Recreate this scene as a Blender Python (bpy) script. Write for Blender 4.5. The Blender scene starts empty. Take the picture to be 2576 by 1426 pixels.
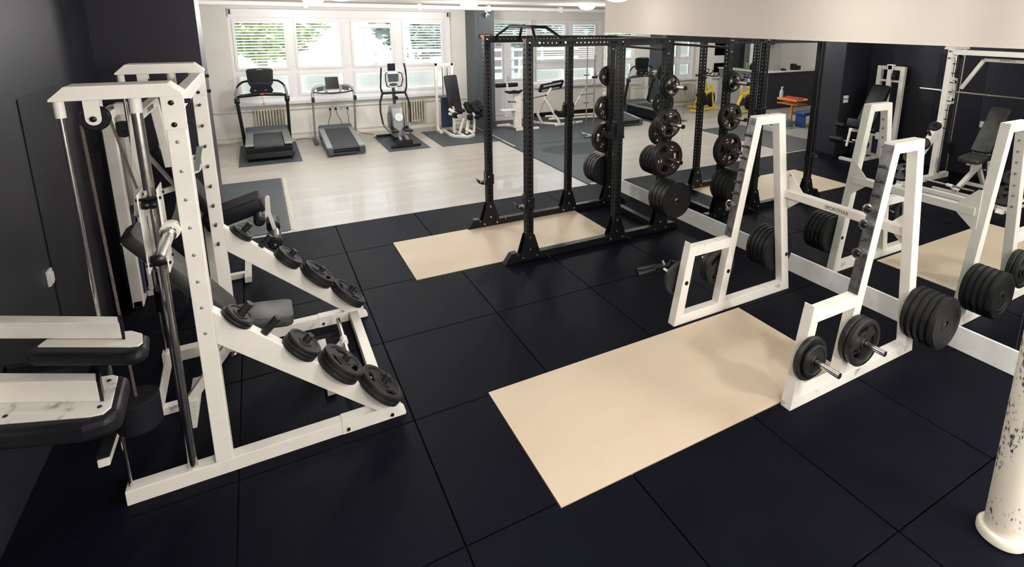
import bpy, bmesh, math, random
from mathutils import Vector, Matrix
random.seed(7)
S = bpy.context.scene
COL = S.collection
PI = math.pi
R = math.radians

# ------------------------------------------------------------------ materials
def mat(name, col, rough=.5, metal=0.0, spec=.5, emit=None, estr=0, coat=0):
    m = bpy.data.materials.new(name); m.use_nodes = True
    b = m.node_tree.nodes['Principled BSDF']
    b.inputs['Base Color'].default_value = (*col, 1)
    b.inputs['Roughness'].default_value = rough
    b.inputs['Metallic'].default_value = metal
    b.inputs['Specular IOR Level'].default_value = spec
    b.inputs['Coat Weight'].default_value = coat
    if emit:
        b.inputs['Emission Color'].default_value = (*emit, 1)
        b.inputs['Emission Strength'].default_value = estr
    return m

def noise_mat(name, c0, c1, scale=20, rough=.5, r1=None, metal=0, bump=0, spec=.5, detail=4, lo=.35, hi=.65, coat=0):
    m = mat(name, c0, rough, metal, spec, coat=coat)
    nt = m.node_tree; b = nt.nodes['Principled BSDF']
    tc = nt.nodes.new('ShaderNodeTexCoord')
    n = nt.nodes.new('ShaderNodeTexNoise'); n.inputs['Scale'].default_value = scale; n.inputs['Detail'].default_value = detail
    nt.links.new(tc.outputs['Object'], n.inputs['Vector'])
    r = nt.nodes.new('ShaderNodeValToRGB')
    r.color_ramp.elements[0].position = lo; r.color_ramp.elements[1].position = hi
    r.color_ramp.elements[0].color = (*c0, 1); r.color_ramp.elements[1].color = (*c1, 1)
    nt.links.new(n.outputs['Fac'], r.inputs['Fac']); nt.links.new(r.outputs['Color'], b.inputs['Base Color'])
    if r1 is not None:
        mr = nt.nodes.new('ShaderNodeMapRange'); mr.inputs['To Min'].default_value = rough; mr.inputs['To Max'].default_value = r1
        nt.links.new(n.outputs['Fac'], mr.inputs['Value']); nt.links.new(mr.outputs['Result'], b.inputs['Roughness'])
    if bump:
        n2 = nt.nodes.new('ShaderNodeTexNoise'); n2.inputs['Scale'].default_value = scale*12
        nt.links.new(tc.outputs['Object'], n2.inputs['Vector'])
        bp = nt.nodes.new('ShaderNodeBump'); bp.inputs['Strength'].default_value = bump; bp.inputs['Distance'].default_value = .004
        nt.links.new(n2.outputs['Fac'], bp.inputs['Height']); nt.links.new(bp.outputs['Normal'], b.inputs['Normal'])
    return m

M = {}
M['white'] = noise_mat('painted_white_steel', (.84,.81,.75), (.80,.77,.71), 6, .38, .5)
M['white_worn'] = noise_mat('chipped_white_steel', (.82,.80,.75), (.30,.27,.25), 9, .42, .6, lo=.62, hi=.72)
M['cool_white'] = mat('cool_white_plastic', (.72,.74,.76), .4)
M['black_metal'] = noise_mat('black_powder_coat', (.003,.003,.004), (.0055,.0055,.007), 30, .4, .5, spec=.28)
M['rubber'] = noise_mat('black_rubber_floor', (.0018,.0019,.0050), (.0026,.0028,.0066), 3, .52, .64, bump=.25, spec=.085)
M['rubber_mat'] = noise_mat('grey_rubber_mat', (.032,.041,.048), (.042,.051,.058), 4, .5, .6, bump=.2)
M['pin'] = mat('grey_pin', (.35,.34,.33), .35, .6)
M['plate'] = noise_mat('rubber_weight_plate', (.005,.005,.006), (.010,.0098,.010), 14, .42, .55, bump=.15, spec=.35)
M['plate_iron'] = noise_mat('cast_iron_plate', (.009,.009,.0095), (.018,.0175,.017), 16, .38, .5, bump=.2, spec=.4)
M['vinyl'] = noise_mat('black_vinyl', (.005,.005,.008), (.008,.008,.011), 10, .42, .55, spec=.3)
M['vinyl_grey'] = noise_mat('grey_vinyl', (.022,.023,.023), (.045,.045,.043), 8, .45, .6)
M['foam'] = mat('black_foam', (.006,.006,.009), .75, spec=.2)
M['chrome'] = noise_mat('chrome', (.75,.74,.72), (.55,.54,.53), 25, .12, .28, metal=1)
M['steel_worn'] = noise_mat('worn_steel_plate', (.28,.27,.27), (.10,.095,.10), 12, .3, .55, metal=.9)
M['peg'] = mat('dark_steel_peg', (.05,.05,.052), .35, .7)
M['knob'] = mat('black_plastic', (.005,.005,.006), .32, spec=.4)
M['navy'] = mat('navy_shroud', (.012,.025,.07), .4)
M['silver'] = mat('silver_plastic', (.27,.285,.30), .38, .4)
M['silver_green'] = mat('grey_green_rail', (.17,.195,.175), .45, .3)
M['slate'] = mat('slate_grey_plastic', (.045,.053,.062), .4)
M['screen'] = mat('dark_glass_screen', (.01,.012,.014), .12)
M['belt'] = noise_mat('running_belt', (.02,.022,.024), (.035,.037,.04), 40, .6)
M['red'] = mat('red_plastic', (.6,.06,.04), .4)
M['cable'] = mat('black_cable', (.01,.01,.01), .5)
M['strap'] = noise_mat('braided_brown_cable', (.10,.08,.065), (.05,.04,.035), 90, .6)
M['yellow'] = mat('yellow_paint', (.75,.52,.04), .35)
M['orange'] = mat('orange_paint', (.75,.27,.06), .45)
M['dumb_red'] = mat('red_vinyl_dumbbell', (.55,.07,.05), .5)
M['blue'] = mat('blue_vinyl', (.02,.06,.2), .4)
M['teal'] = mat('pale_blue_ball', (.16,.25,.32), .35)
M['bottle_green'] = mat('green_bottle', (.1,.28,.05), .35)
M['bottle_white'] = mat('white_bottle', (.6,.7,.72), .3)
M['wallwhite'] = noise_mat('off_white_plaster', (.76,.74,.69), (.79,.77,.72), 3, .85)
M['beige'] = noise_mat('warm_beige_plaster', (.72,.66,.60), (.74,.68,.62), 2, .8)
M['charcoal'] = noise_mat('charcoal_wall_paint', (.0135,.0130,.0175), (.0155,.0150,.020), 2, .42, .5, spec=.4)
M['charcoal_door'] = noise_mat('charcoal_door_paint', (.0085,.008,.0135), (.0095,.009,.0145), 2, .45, .5, spec=.3)
M['tealwall'] = noise_mat('slate_pillar_paint', (.05,.062,.072), (.055,.067,.078), 2, .35, .45)
M['greywall'] = noise_mat('grey_counter_paint', (.20,.21,.23), (.22,.23,.25), 2, .6)
M['bluegrey'] = noise_mat('lit_pale_blue_counter_paint', (.42,.44,.47), (.44,.46,.49), 2, .6)  # pale blue with the window's light put into the tone
M['ceiling'] = noise_mat('ceiling_plaster', (.76,.73,.68), (.78,.75,.70), 2, .9)
M['pvc'] = mat('white_pvc_frame', (.84,.83,.83), .35)
M['sill'] = mat('white_sill', (.66,.71,.74), .35)
M['blind'] = mat('white_blind_slat', (.85,.84,.80), .5)
M['radiator'] = noise_mat('cream_radiator', (.62,.57,.47), (.56,.51,.42), 10, .45)
M['strip'] = noise_mat('scuffed_white_strip', (.86,.86,.83), (.74,.75,.73), 5, .5, .6)
M['text_grey'] = mat('dark_grey_lettering', (.10,.095,.085), .6)
M['gold_line'] = mat('gold_ring_line', (.55,.42,.2), .4)
M['red_line'] = mat('red_ring_line', (.35,.03,.04), .4)
M['grey_line'] = mat('grey_ring_line', (.3,.3,.28), .4)
M['mark'] = mat('white_plate_marking', (.7,.68,.62), .5)
M['lamp'] = mat('lit_lamp_glass', (.9,.88,.82), .4, emit=(1,.9,.78), estr=5)
M['led'] = mat('red_led_digits', (.4,.02,.01), .4, emit=(1,.08,.04), estr=2.5)
M['mirror'] = mat('mirror_silvering', (.86,.885,.88), .0, 1.0)
M['mirror_edge'] = mat('mirror_edge', (.35,.4,.38), .2)
M['bark'] = mat('bark', (.38,.36,.31), .9)
M['leaf'] = noise_mat('leaves', (.20,.26,.11), (.42,.48,.22), 1.5, .7, bump=.5)
M['leaf2'] = noise_mat('leaves_blue_green', (.18,.23,.20), (.36,.42,.34), 1.8, .7, bump=.5)
M['grass'] = noise_mat('grass', (.20,.21,.16), (.27,.28,.22), .8, .9)
M['fence'] = mat('pale_fence_paint', (.42,.47,.50), .6)
M['pinkwall'] = mat('pink_render', (.22,.17,.16), .8)

for k_,t_ in (('rubber',(.72,.78,1,1)),('charcoal',(.86,.86,1,1)),('charcoal_door',(.86,.86,1,1))):
    M[k_].node_tree.nodes['Principled BSDF'].inputs['Specular Tint'].default_value = t_
# plywood with soft grain
def plywood():
    m = mat('pale_birch_plywood', (.78,.64,.46), .5)
    nt = m.node_tree; b = nt.nodes['Principled BSDF']
    tc = nt.nodes.new('ShaderNodeTexCoord'); mp = nt.nodes.new('ShaderNodeMapping')
    mp.inputs['Scale'].default_value = (.55, 1.6, 1)
    nt.links.new(tc.outputs['Object'], mp.inputs['Vector'])
    n = nt.nodes.new('ShaderNodeTexNoise'); n.inputs['Scale'].default_value = 1.6; n.inputs['Detail'].default_value = 5
    n.inputs['Distortion'].default_value = .8
    nt.links.new(mp.outputs['Vector'], n.inputs['Vector'])
    r = nt.nodes.new('ShaderNodeValToRGB')
    r.color_ramp.elements[0].position = .3; r.color_ramp.elements[1].position = .75
    r.color_ramp.elements[0].color = (.62,.525,.40,1); r.color_ramp.elements[1].color = (.565,.465,.34,1)
    nt.links.new(n.outputs['Fac'], r.inputs['Fac'])
    v = nt.nodes.new('ShaderNodeTexVoronoi'); v.inputs['Scale'].default_value = 2.1
    nt.links.new(tc.outputs['Object'], v.inputs['Vector'])
    r2 = nt.nodes.new('ShaderNodeValToRGB'); r2.color_ramp.elements[0].position = .012; r2.color_ramp.elements[1].position = .03
    r2.color_ramp.elements[0].color = (.45,.3,.17,1); r2.color_ramp.elements[1].color = (1,1,1,1)
    nt.links.new(v.outputs['Distance'], r2.inputs['Fac'])
    mx = nt.nodes.new('ShaderNodeMix'); mx.data_type = 'RGBA'; mx.blend_type = 'MULTIPLY'; mx.inputs[0].default_value = 1
    nt.links.new(r.outputs['Color'], mx.inputs[6]); nt.links.new(r2.outputs['Color'], mx.inputs[7])
    nt.links.new(mx.outputs[2], b.inputs['Base Color'])
    return m
M['ply'] = plywood()

def laminate():
    m = mat('pale_oak_laminate', (.5,.47,.43), .33, coat=.1)
    nt = m.node_tree; b = nt.nodes['Principled BSDF']
    tc = nt.nodes.new('ShaderNodeTexCoord'); mp = nt.nodes.new('ShaderNodeMapping')
    mp.inputs['Rotation'].default_value = (0,0,0)
    nt.links.new(tc.outputs['Object'], mp.inputs['Vector'])
    br = nt.nodes.new('ShaderNodeTexBrick')
    br.inputs['Scale'].default_value = 1; br.inputs['Brick Width'].default_value = 1.3; br.inputs['Row Height'].default_value = .19
    br.inputs['Mortar Size'].default_value = .0015; br.offset = .37
    br.inputs['Color1'].default_value = (.475,.445,.405,1); br.inputs['Color2'].default_value = (.40,.37,.335,1)
    br.inputs['Mortar'].default_value = (.27,.25,.22,1)
    nt.links.new(mp.outputs['Vector'], br.inputs['Vector'])
    mp2 = nt.nodes.new('ShaderNodeMapping'); mp2.inputs['Scale'].default_value = (1, 9, 1)
    nt.links.new(tc.outputs['Object'], mp2.inputs['Vector'])
    n = nt.nodes.new('ShaderNodeTexNoise'); n.inputs['Scale'].default_value = 2.5; n.inputs['Detail'].default_value = 6
    nt.links.new(mp2.outputs['Vector'], n.inputs['Vector'])
    mx = nt.nodes.new('ShaderNodeMix'); mx.data_type = 'RGBA'; mx.blend_type = 'MULTIPLY'; mx.inputs[0].default_value = .5
    r = nt.nodes.new('ShaderNodeValToRGB'); r.color_ramp.elements[0].position = .3; r.color_ramp.elements[1].position = .7
    r.color_ramp.elements[0].color = (.75,.72,.68,1); r.color_ramp.elements[1].color = (1,1,1,1)
    nt.links.new(n.outputs['Fac'], r.inputs['Fac'])
    nt.links.new(br.outputs['Color'], mx.inputs[6]); nt.links.new(r.outputs['Color'], mx.inputs[7])
    nt.links.new(mx.outputs[2], b.inputs['Base Color'])
    return m
M['laminate'] = laminate()

# column paint: cream with chipped black flecks (stretched up the pipe)
def chipped():
    m = mat('chipped_cream_paint', (.78,.73,.62), .5)
    nt = m.node_tree; b = nt.nodes['Principled BSDF']
    tc = nt.nodes.new('ShaderNodeTexCoord'); mp = nt.nodes.new('ShaderNodeMapping')
    mp.inputs['Scale'].default_value = (1, 1, .6)
    nt.links.new(tc.outputs['Object'], mp.inputs['Vector'])
    v = nt.nodes.new('ShaderNodeTexVoronoi'); v.inputs['Scale'].default_value = 55; v.inputs['Randomness'].default_value = 1
    n = nt.nodes.new('ShaderNodeTexNoise'); n.inputs['Scale'].default_value = 7
    n3 = nt.nodes.new('ShaderNodeTexNoise'); n3.inputs['Scale'].default_value = 60
    ad = nt.nodes.new('ShaderNodeMix'); ad.data_type = 'RGBA'; ad.inputs[0].default_value = .03
    nt.links.new(mp.outputs['Vector'], ad.inputs[6]); nt.links.new(n3.outputs['Color'], ad.inputs[7])
    nt.links.new(ad.outputs[2], v.inputs['Vector']); nt.links.new(mp.outputs['Vector'], n.inputs['Vector'])
    sub = nt.nodes.new('ShaderNodeMath'); sub.operation = 'MULTIPLY_ADD'; sub.inputs[1].default_value = 1.6; sub.inputs[2].default_value = -.60
    nt.links.new(n.outputs['Fac'], sub.inputs[0])
    lt = nt.nodes.new('ShaderNodeMath'); lt.operation = 'LESS_THAN'
    nt.links.new(v.outputs['Distance'], lt.inputs[0]); nt.links.new(sub.outputs[0], lt.inputs[1])
    mx = nt.nodes.new('ShaderNodeMix'); mx.data_type = 'RGBA'
    mx.inputs[6].default_value = (.78,.73,.62,1); mx.inputs[7].default_value = (.012,.011,.012,1)
    nt.links.new(lt.outputs[0], mx.inputs[0]); nt.links.new(mx.outputs[2], b.inputs['Base Color'])
    return m
M['chipped'] = chipped()

def glass():
    m = bpy.data.materials.new('window_glass'); m.use_nodes = True
    nt = m.node_tree; nt.nodes.clear()
    o = nt.nodes.new('ShaderNodeOutputMaterial'); t = nt.nodes.new('ShaderNodeBsdfTransparent'); g = nt.nodes.new('ShaderNodeBsdfGlossy')
    t.inputs['Color'].default_value = (.95,.97,.97,1); g.inputs['Roughness'].default_value = .02
    f = nt.nodes.new('ShaderNodeFresnel'); f.inputs['IOR'].default_value = 1.45
    mx = nt.nodes.new('ShaderNodeMixShader')
    nt.links.new(f.outputs[0], mx.inputs[0]); nt.links.new(t.outputs[0], mx.inputs[1]); nt.links.new(g.outputs[0], mx.inputs[2])
    nt.links.new(mx.outputs[0], o.inputs['Surface'])
    return m
M['glass'] = glass()
def translucent_slats():
    m = M['blind']; nt = m.node_tree; b = nt.nodes['Principled BSDF']; o = [n for n in nt.nodes if n.type == 'OUTPUT_MATERIAL'][0]
    t = nt.nodes.new('ShaderNodeBsdfTranslucent'); t.inputs['Color'].default_value = (.9,.9,.88,1)
    mx = nt.nodes.new('ShaderNodeMixShader'); mx.inputs[0].default_value = .45
    nt.links.new(b.outputs[0], mx.inputs[1]); nt.links.new(t.outputs[0], mx.inputs[2]); nt.links.new(mx.outputs[0], o.inputs['Surface'])
translucent_slats()

# ------------------------------------------------------------------ mesh builder
def basis(d, up=(0,0,1)):
    z = Vector(d).normalized(); u = Vector(up)
    if abs(z.dot(u)) > .98: u = Vector((0,1,0)) if abs(z.y) < .9 else Vector((1,0,0))
    x = u.cross(z).normalized(); y = z.cross(x)
    return x, y, z      # x sideways, y "up"

class MB:
    def __init__(s): s.v = []; s.f = []
    def add(s, vs, fs):
        n = len(s.v); s.v += [tuple(v) for v in vs]; s.f += [tuple(i+n for i in f) for f in fs]; return s
    def box(s, x0, x1, y0, y1, z0, z1):
        if x0 > x1: x0, x1 = x1, x0
        if y0 > y1: y0, y1 = y1, y0
        if z0 > z1: z0, z1 = z1, z0
        return s.add([(x0,y0,z0),(x1,y0,z0),(x1,y1,z0),(x0,y1,z0),(x0,y0,z1),(x1,y0,z1),(x1,y1,z1),(x0,y1,z1)],
                     [(3,2,1,0),(4,5,6,7),(0,1,5,4),(1,2,6,5),(2,3,7,6),(3,0,4,7)])
    def beam(s, p, q, w, h=None, up=(0,0,1)):
        h = h or w; p = Vector(p); q = Vector(q); x, y, z = basis(q-p, up)
        vs = [c + x*(a*w/2) + y*(b*h/2) for c in (p, q) for a, b in ((-1,-1),(1,-1),(1,1),(-1,1))]
        return s.add(vs, [(3,2,1,0),(4,5,6,7),(0,1,5,4),(1,2,6,5),(2,3,7,6),(3,0,4,7)])
    def prism(s, poly, axis, a, b):
        # poly in the two other axes (x,z for axis y; x,y for z; y,z for x)
        def P(u, v, w): return {'y': (u,w,v), 'z': (u,v,w), 'x': (w,u,v)}[axis]
        n = len(poly); ar = sum(poly[i][0]*poly[(i+1)%n][1]-poly[(i+1)%n][0]*poly[i][1] for i in range(n))
        if (ar < 0) != (axis == 'y'): poly = poly[::-1]
        if a > b: a, b = b, a
        vs = [P(u,v,a) for u,v in poly] + [P(u,v,b) for u,v in poly]
        return s.add(vs, [tuple(range(n-1,-1,-1)), tuple(range(n,2*n))] + [(i,(i+1)%n,n+(i+1)%n,n+i) for i in range(n)])
    def tube(s, pts, r, n=12, caps=True, closed=False):
        pts = [Vector(p) for p in pts]; rs = r if isinstance(r, (list, tuple)) else [r]*len(pts)
        rings = []; prev = None; m = len(pts)
        for i, p in enumerate(pts):
            if closed: d = (pts[(i+1)%m]-p).normalized() + (p-pts[i-1]).normalized()
            else:
                d = Vector()
                if i < m-1: d += (pts[i+1]-p).normalized()
                if i > 0: d += (p-pts[i-1]).normalized()
            d.normalize()
            if prev is None: x, y, _ = basis(d)
            else:
                x = prev - d*prev.dot(d); x.normalize(); y = d.cross(x)
            prev = x
            rings.append([p + (x*math.cos(2*PI*k/n) + y*math.sin(2*PI*k/n))*rs[i] for k in range(n)])
        vs = [v for rg in rings for v in rg]; fs = []
        cnt = m if closed else m-1
        for i in range(cnt):
            j = (i+1) % m
            for k in range(n): fs.append((i*n+k, i*n+(k+1)%n, j*n+(k+1)%n, j*n+k))
        if caps and not closed: fs += [tuple(range(n-1,-1,-1)), tuple((m-1)*n+k for k in range(n))]
        return s.add(vs, fs)
    def cyl(s, p, q, r, n=20): return s.tube([p, q], r, n)
    def lathe(s, prof, n=32, c=(0,0,0), axis=(0,0,1)):
        x, y, z = basis(axis); c = Vector(c)
        vs = []; fs = []
        for r, h in prof:
            for k in range(n): vs.append(c + z*h + (x*math.cos(2*PI*k/n)+y*math.sin(2*PI*k/n))*max(r,1e-5))
        m = len(prof)
        for i in range(m-1):
            for k in range(n): fs.append((i*n+k, i*n+(k+1)%n, (i+1)*n+(k+1)%n, (i+1)*n+k))
        return s.add(vs, fs)
    def sphere(s, c, r, n=16, m=10, sq=(1,1,1)):
        prof = [(r*math.sin(PI*i/m), -r*math.cos(PI*i/m)) for i in range(m+1)]
        o = MB().lathe(prof, n)
        return s.add([(c[0]+v[0]*sq[0], c[1]+v[1]*sq[1], c[2]+v[2]*sq[2]) for v in o.v], o.f)
    def xf(s, mtx):
        s.v = [tuple(mtx @ Vector(v)) for v in s.v]; return s
    def build(s, name, material, parent=None, bevel=0, smooth=False, seg=2):
        me = bpy.data.meshes.new(name); me.from_pydata(s.v, [], s.f); me.update()
        bm = bmesh.new(); bm.from_mesh(me)
        bmesh.ops.remove_doubles(bm, verts=bm.verts, dist=1e-5)
        bmesh.ops.recalc_face_normals(bm, faces=bm.faces)
        bm.to_mesh(me); bm.free()
        me.materials.append(M[material] if isinstance(material, str) else material)
        if smooth:
            for p in me.polygons: p.use_smooth = True
            me.set_sharp_from_angle(angle=R(38))
        o = bpy.data.objects.new(name, me); COL.objects.link(o)
        if parent:
            o.parent = parent; o.matrix_parent_inverse = Matrix.Translation(-Vector(parent.location)) if parent.type == 'EMPTY' and parent.rotation_euler.z == 0 else Matrix()
        if bevel:
            md = o.modifiers.new('bevel', 'BEVEL'); md.width = bevel; md.segments = seg; md.limit_method = 'ANGLE'; md.angle_limit = R(40)
            md.harden_normals = False
        return o

def tag(o, label, cat=None, group=None, kind=None):
    o['label'] = label
    if cat: o['category'] = cat
    if group: o['group'] = group
    if kind: o['kind'] = kind
    return o
def struct(o, label=None):
    o['kind'] = 'structure'
    if label: o['label'] = label
    return o
def thing(name, loc, label, cat, group=None):
    o = bpy.data.objects.new(name, None); COL.objects.link(o); o.location = loc; o.empty_display_size = .1
    return tag(o, label, cat, group)
def dup(o, parent=None, mtx=None):
    c = o.copy(); COL.objects.link(c)
    if parent is not None:
        c.parent = parent; c.matrix_parent_inverse = o.matrix_parent_inverse.copy()
    for ch in list(o.children): dup(ch, c)
    return c
def lettering(text, size, parent, mtx, material='text_grey', name='lettering'):
    cu = bpy.data.curves.new(name, 'FONT'); cu.body = text; cu.size = size; cu.extrude = .0006; cu.align_x = 'CENTER'; cu.align_y = 'CENTER'
    t = bpy.data.objects.new('tmp', cu); COL.objects.link(t)
    bpy.context.view_layer.update()
    me = bpy.data.meshes.new_from_object(t.evaluated_get(bpy.context.evaluated_depsgraph_get()))
    bpy.data.objects.remove(t); me.transform(mtx); me.materials.clear(); me.materials.append(M[material])
    o = bpy.data.objects.new(name, me); COL.objects.link(o)
    o.parent = parent
    o.matrix_parent_inverse = Matrix.Translation(-Vector(parent.location)) if parent.type == 'EMPTY' else Matrix()
    return o

# ------------------------------------------------------------------ room shell
CZ = 2.93
def grid_fill(mb, xs, zs, holes, y0, y1):
    xs = sorted(set(round(x,4) for x in xs)); zs = sorted(set(round(z,4) for z in zs))
    for zi in range(len(zs)-1):
        run = None
        for xi in range(len(xs)-1):
            cx = (xs[xi]+xs[xi+1])/2; cz = (zs[zi]+zs[zi+1])/2
            hole = any(h[0] < cx < h[1] and h[2] < cz < h[3] for h in holes)
            if not hole:
                if run is None: run = xs[xi]
            if hole or xi == len(xs)-2:
                end = xs[xi] if hole else xs[xi+1]
                if run is not None: mb.box(run, end, y0, y1, zs[zi], zs[zi+1])
                run = None
    return mb

# floor: laminate beyond y = 4.95, sunken sub floor under the rubber tiles
fl = MB(); fl.box(-7, 9.5, 4.955, 11.3, -.12, 0)
struct(fl.build('floor', 'laminate'), 'pale oak laminate floor in front of the windows')
struct(MB().box(-2.3, 4.4, -6.6, 4.955, -.12, -.021).build('floor_under_tiles', mat('screed', (.02,.02,.02), .9)), 'dark screed under the rubber tiles').name = 'floor.001'
struct(MB().box(-7, 9.5, -6.5, 11.3, CZ, CZ+.1).build('ceiling', 'ceiling'), 'flat off-white ceiling')
WY = 11.0
holes = [(-1.12, 3.58, .80, 2.78), (4.62, 5.83, .05, 2.62), (5.86, 8.0, .84, 2.62), (-3.45, -2.2, .84, 2.62), (-5.9, -4.2, .84, 2.62)]
w = MB(); grid_fill(w, [-7,9.5]+[h[0] for h in holes]+[h[1] for h in holes], [0,CZ]+[h[2] for h in holes]+[h[3] for h in holes], holes, WY, WY+.35)
struct(w.build('wall_back', 'wallwhite'), 'off-white window wall')
struct(MB().box(4.09, 4.35, -6.5, 5.01, 0, CZ).build('wall_right', 'beige', bevel=.004), 'warm beige wall above and behind the mirrors')
struct(MB().box(9.4, 9.5, 4.9, 11, 0, CZ).box(4.35, 9.4, 4.9, 5.0, 0, CZ).build('wall_right', 'wallwhite'), 'off-white wall of the side area').name = 'wall_right.001'
struct(MB().box(-2.12, -2.0, -6.5, 4.42, 0, CZ).build('wall_left', 'charcoal'), 'charcoal wall beside the smith machine')
struct(MB().box(-7, -1.16, 4.42, 5.0, 0, CZ).build('wall_partition', 'charcoal', bevel=.004), 'charcoal partition wall with a projecting end').name = 'wall_left.001'
struct(MB().box(-7.1, -7, 5, 11, 0, CZ).build('wall_left', 'wallwhite'), 'off-white far left wall').name = 'wall_left.002'
struct(MB().box(-2.12, 4.35, -6.6, -6.5, 0, CZ).build('wall_front', 'beige'), 'beige wall behind the viewer')
struct(MB().box(3.94, 4.42, 10.3, 11, 0, CZ).build('wall_pillar', 'tealwall', bevel=.006), 'dark slate pillar between the windows').name = 'wall_back.001'
struct(MB().box(-2.05, -1.58, 10.42, 11, 0, CZ).build('wall_pillar', 'tealwall', bevel=.006), 'dark slate pillar left of the wide window').name = 'wall_back.002'
struct(MB().box(-2.0, -1.993, 2.385, 3.15, 0, 2.07).build('door_1', 'charcoal_door', bevel=.004), 'charcoal flush door in the dark wall')
struct(MB().box(4.068, 4.09, -6.5, 5.0, 0, .2).build('baseboard_right', 'strip', bevel=.003), 'scuffed white strip below the mirrors')
struct(MB().box(-1.58, 3.94, 10.98, 11, 0, .09).box(4.42, 4.6, 10.98, 11, 0, .09).build('baseboard_back', 'wallwhite'), 'low skirting under the windows')
struct(MB().box(5.83, 9.4, 10.975, 11, 0, .12).build('baseboard_back', 'black_metal'), 'black skirting in the side area').name = 'baseboard_back.001'
tr = MB().cyl((-6.9, 10.22, 2.865), (9.3, 10.22, 2.865), .05, 14)
for x in (2.6, 4.25, 6.2, .3): tr.box(x-.04, x+.04, 10.16, 10.28, 2.80, CZ)
struct(tr.build('trim_1', 'pvc', smooth=True), 'white pipe duct running along the ceiling')
tr = MB().cyl((-1.58, 10.95, .66), (3.9, 10.95, .66), .011, 8).cyl((-1.58, 10.95, .12), (3.9, 10.95, .12), .011, 8)
struct(tr.build('trim_2', 'wallwhite', smooth=True), 'thin heating pipes along the wall')
struct(MB().box(3.825, 3.868, 4.96, 9.3, 0, .011).build('trim_3', 'black_metal', bevel=.002), 'black edging between the laminate and the grey rubber mats')
struct(MB().box(-.48, -.44, 5.0, 7.62, 0, .003).build('trim_4', mat('cream_edging', (.52,.49,.41), .5)), 'cream strip beside the toothed mat')

# windows ------------------------------------------------------------------
def window(name, label, fx0, fx1, fz0, fz1, panes, sill=True, blinds=(), closed=()):
    f = MB(); grid_fill(f, [fx0,fx1]+[p[0] for p in panes]+[p[1] for p in panes], [fz0,fz1]+[p[2] for p in panes]+[p[3] for p in panes], panes, WY+.12, WY+.19)
    o = f.build(name, 'pvc', bevel=.004); struct(o, label)
    for i, p in enumerate(panes):
        x0, x1, z0, z1 = p; b = .05
        s = MB().box(x0-b, x1+b, WY+.095, WY+.13, z1, z1+b).box(x0-b, x1+b, WY+.095, WY+.13, z0-b, z0).box(x0-b, x0, WY+.095, WY+.13, z0, z1).box(x1, x1+b, WY+.095, WY+.13, z0, z1)
        s.build('sash', 'pvc', o, bevel=.004)
        MB().box(x0, x1, WY+.15, WY+.156, z0, z1).build('glass_pane', 'glass', o)
        if i in blinds or i in closed:
            bl = MB(); z = z1 - .01; step = .062; k = 0
            tilt = .012 if i in blinds else .05
            while z > z0:
                w2 = .03
                bl.add([(x0-.03,WY+.25,z-tilt),(x1+.03,WY+.25,z-tilt),(x1+.03,WY+.25+w2*1.4,z+tilt*.6),(x0-.03,WY+.25+w2*1.4,z+tilt*.6),
                        (x0-.03,WY+.25,z-tilt-.004),(x1+.03,WY+.25,z-tilt-.004),(x1+.03,WY+.25+w2*1.4,z+tilt*.6-.004),(x0-.03,WY+.25+w2*1.4,z+tilt*.6-.004)],
                       [(0,1,2,3),(7,6,5,4),(0,4,5,1),(1,5,6,2),(2,6,7,3),(3,7,4,0)])
                z -= step if i in blinds else .06; k += 1
            bl.cyl((x0+.12, WY+.245, z0), (x0+.12, WY+.245, z1), .003, 6).cyl((x1-.12, WY+.245, z0), (x1-.12, WY+.245, z1), .003, 6)
            bl.build('blind', 'blind', o)
    if sill: MB().box(fx0-.02, fx1+.02, WY-.12, WY+.12, fz0-.03, fz0+.005).build('sill', 'sill', o, bevel=.006)
    return o
cols = [(-1.0,-.1),(.15,1.03),(1.31,2.15),(2.45,3.36)]
panes = [(a,b,1.55,2.51) for a,b in cols] + [(a,b+(.09 if i==2 else 0),.965,1.37) for i,(a,b) in enumerate(cols)]
w1 = window('window_1', 'wide white window of four casements with slatted blinds', -1.12, 3.58, .80, 2.78, panes, blinds=(0,1,3), closed=(4,5,6,7))
MB().box(-1.1, 3.56, WY+.06, WY+.125, 2.60, 2.775).build('shutter_box', 'pvc', w1, bevel=.006)
MB().box(-1.075,-1.045, WY+.03,WY+.06, 2.66,2.76).box(3.50,3.53, WY+.03,WY+.06, 2.66,2.76).build('bracket', 'knob', w1)
window('window_2', 'white two-casement window right of the glass door', 5.86, 8.0, .84, 2.62, [(5.98,6.86,1.53,2.50),(7.10,7.84,1.53,2.50),(5.98,6.86,.97,1.29),(7.10,7.84,.97,1.29)], blinds=(0,1), closed=(2,3))
window('window_3', 'white window left of the slate pillar', -3.45, -2.2, .84, 2.62, [(-3.3,-2.9,1.53,2.5),(-2.75,-2.35,1.53,2.5),(-3.3,-2.9,.97,1.29),(-2.75,-2.35,.97,1.29)], closed=(0,1,2,3))
window('window_4', 'white window behind the reception desk', -5.9, -4.2, .84, 2.62, [(-5.75,-5.1,1.53,2.5),(-4.95,-4.35,1.53,2.5),(-5.75,-5.1,.97,1.29),(-4.95,-4.35,.97,1.29)], closed=(0,1,2,3))
dr = window('door_2', 'white double balcony door of glass beside the slate pillar', 4.62, 5.83, .05, 2.62, [(4.72,4.98,1.08,2.0),(5.22,5.70,1.08,2.0),(4.72,5.70,2.14,2.54)], sill=False, blinds=(2,))
MB().box(5.00, 5.20, WY+.07, WY+.12, .06, 2.08).build('centre_post', 'pvc', dr, bevel=.004)
MB().box(4.70, 5.0, WY+.08, WY+.12, .12, .98).box(5.2, 5.72, WY+.08, WY+.12, .12, .98).build('lower_panel', 'pvc', dr, bevel=.008)
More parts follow.
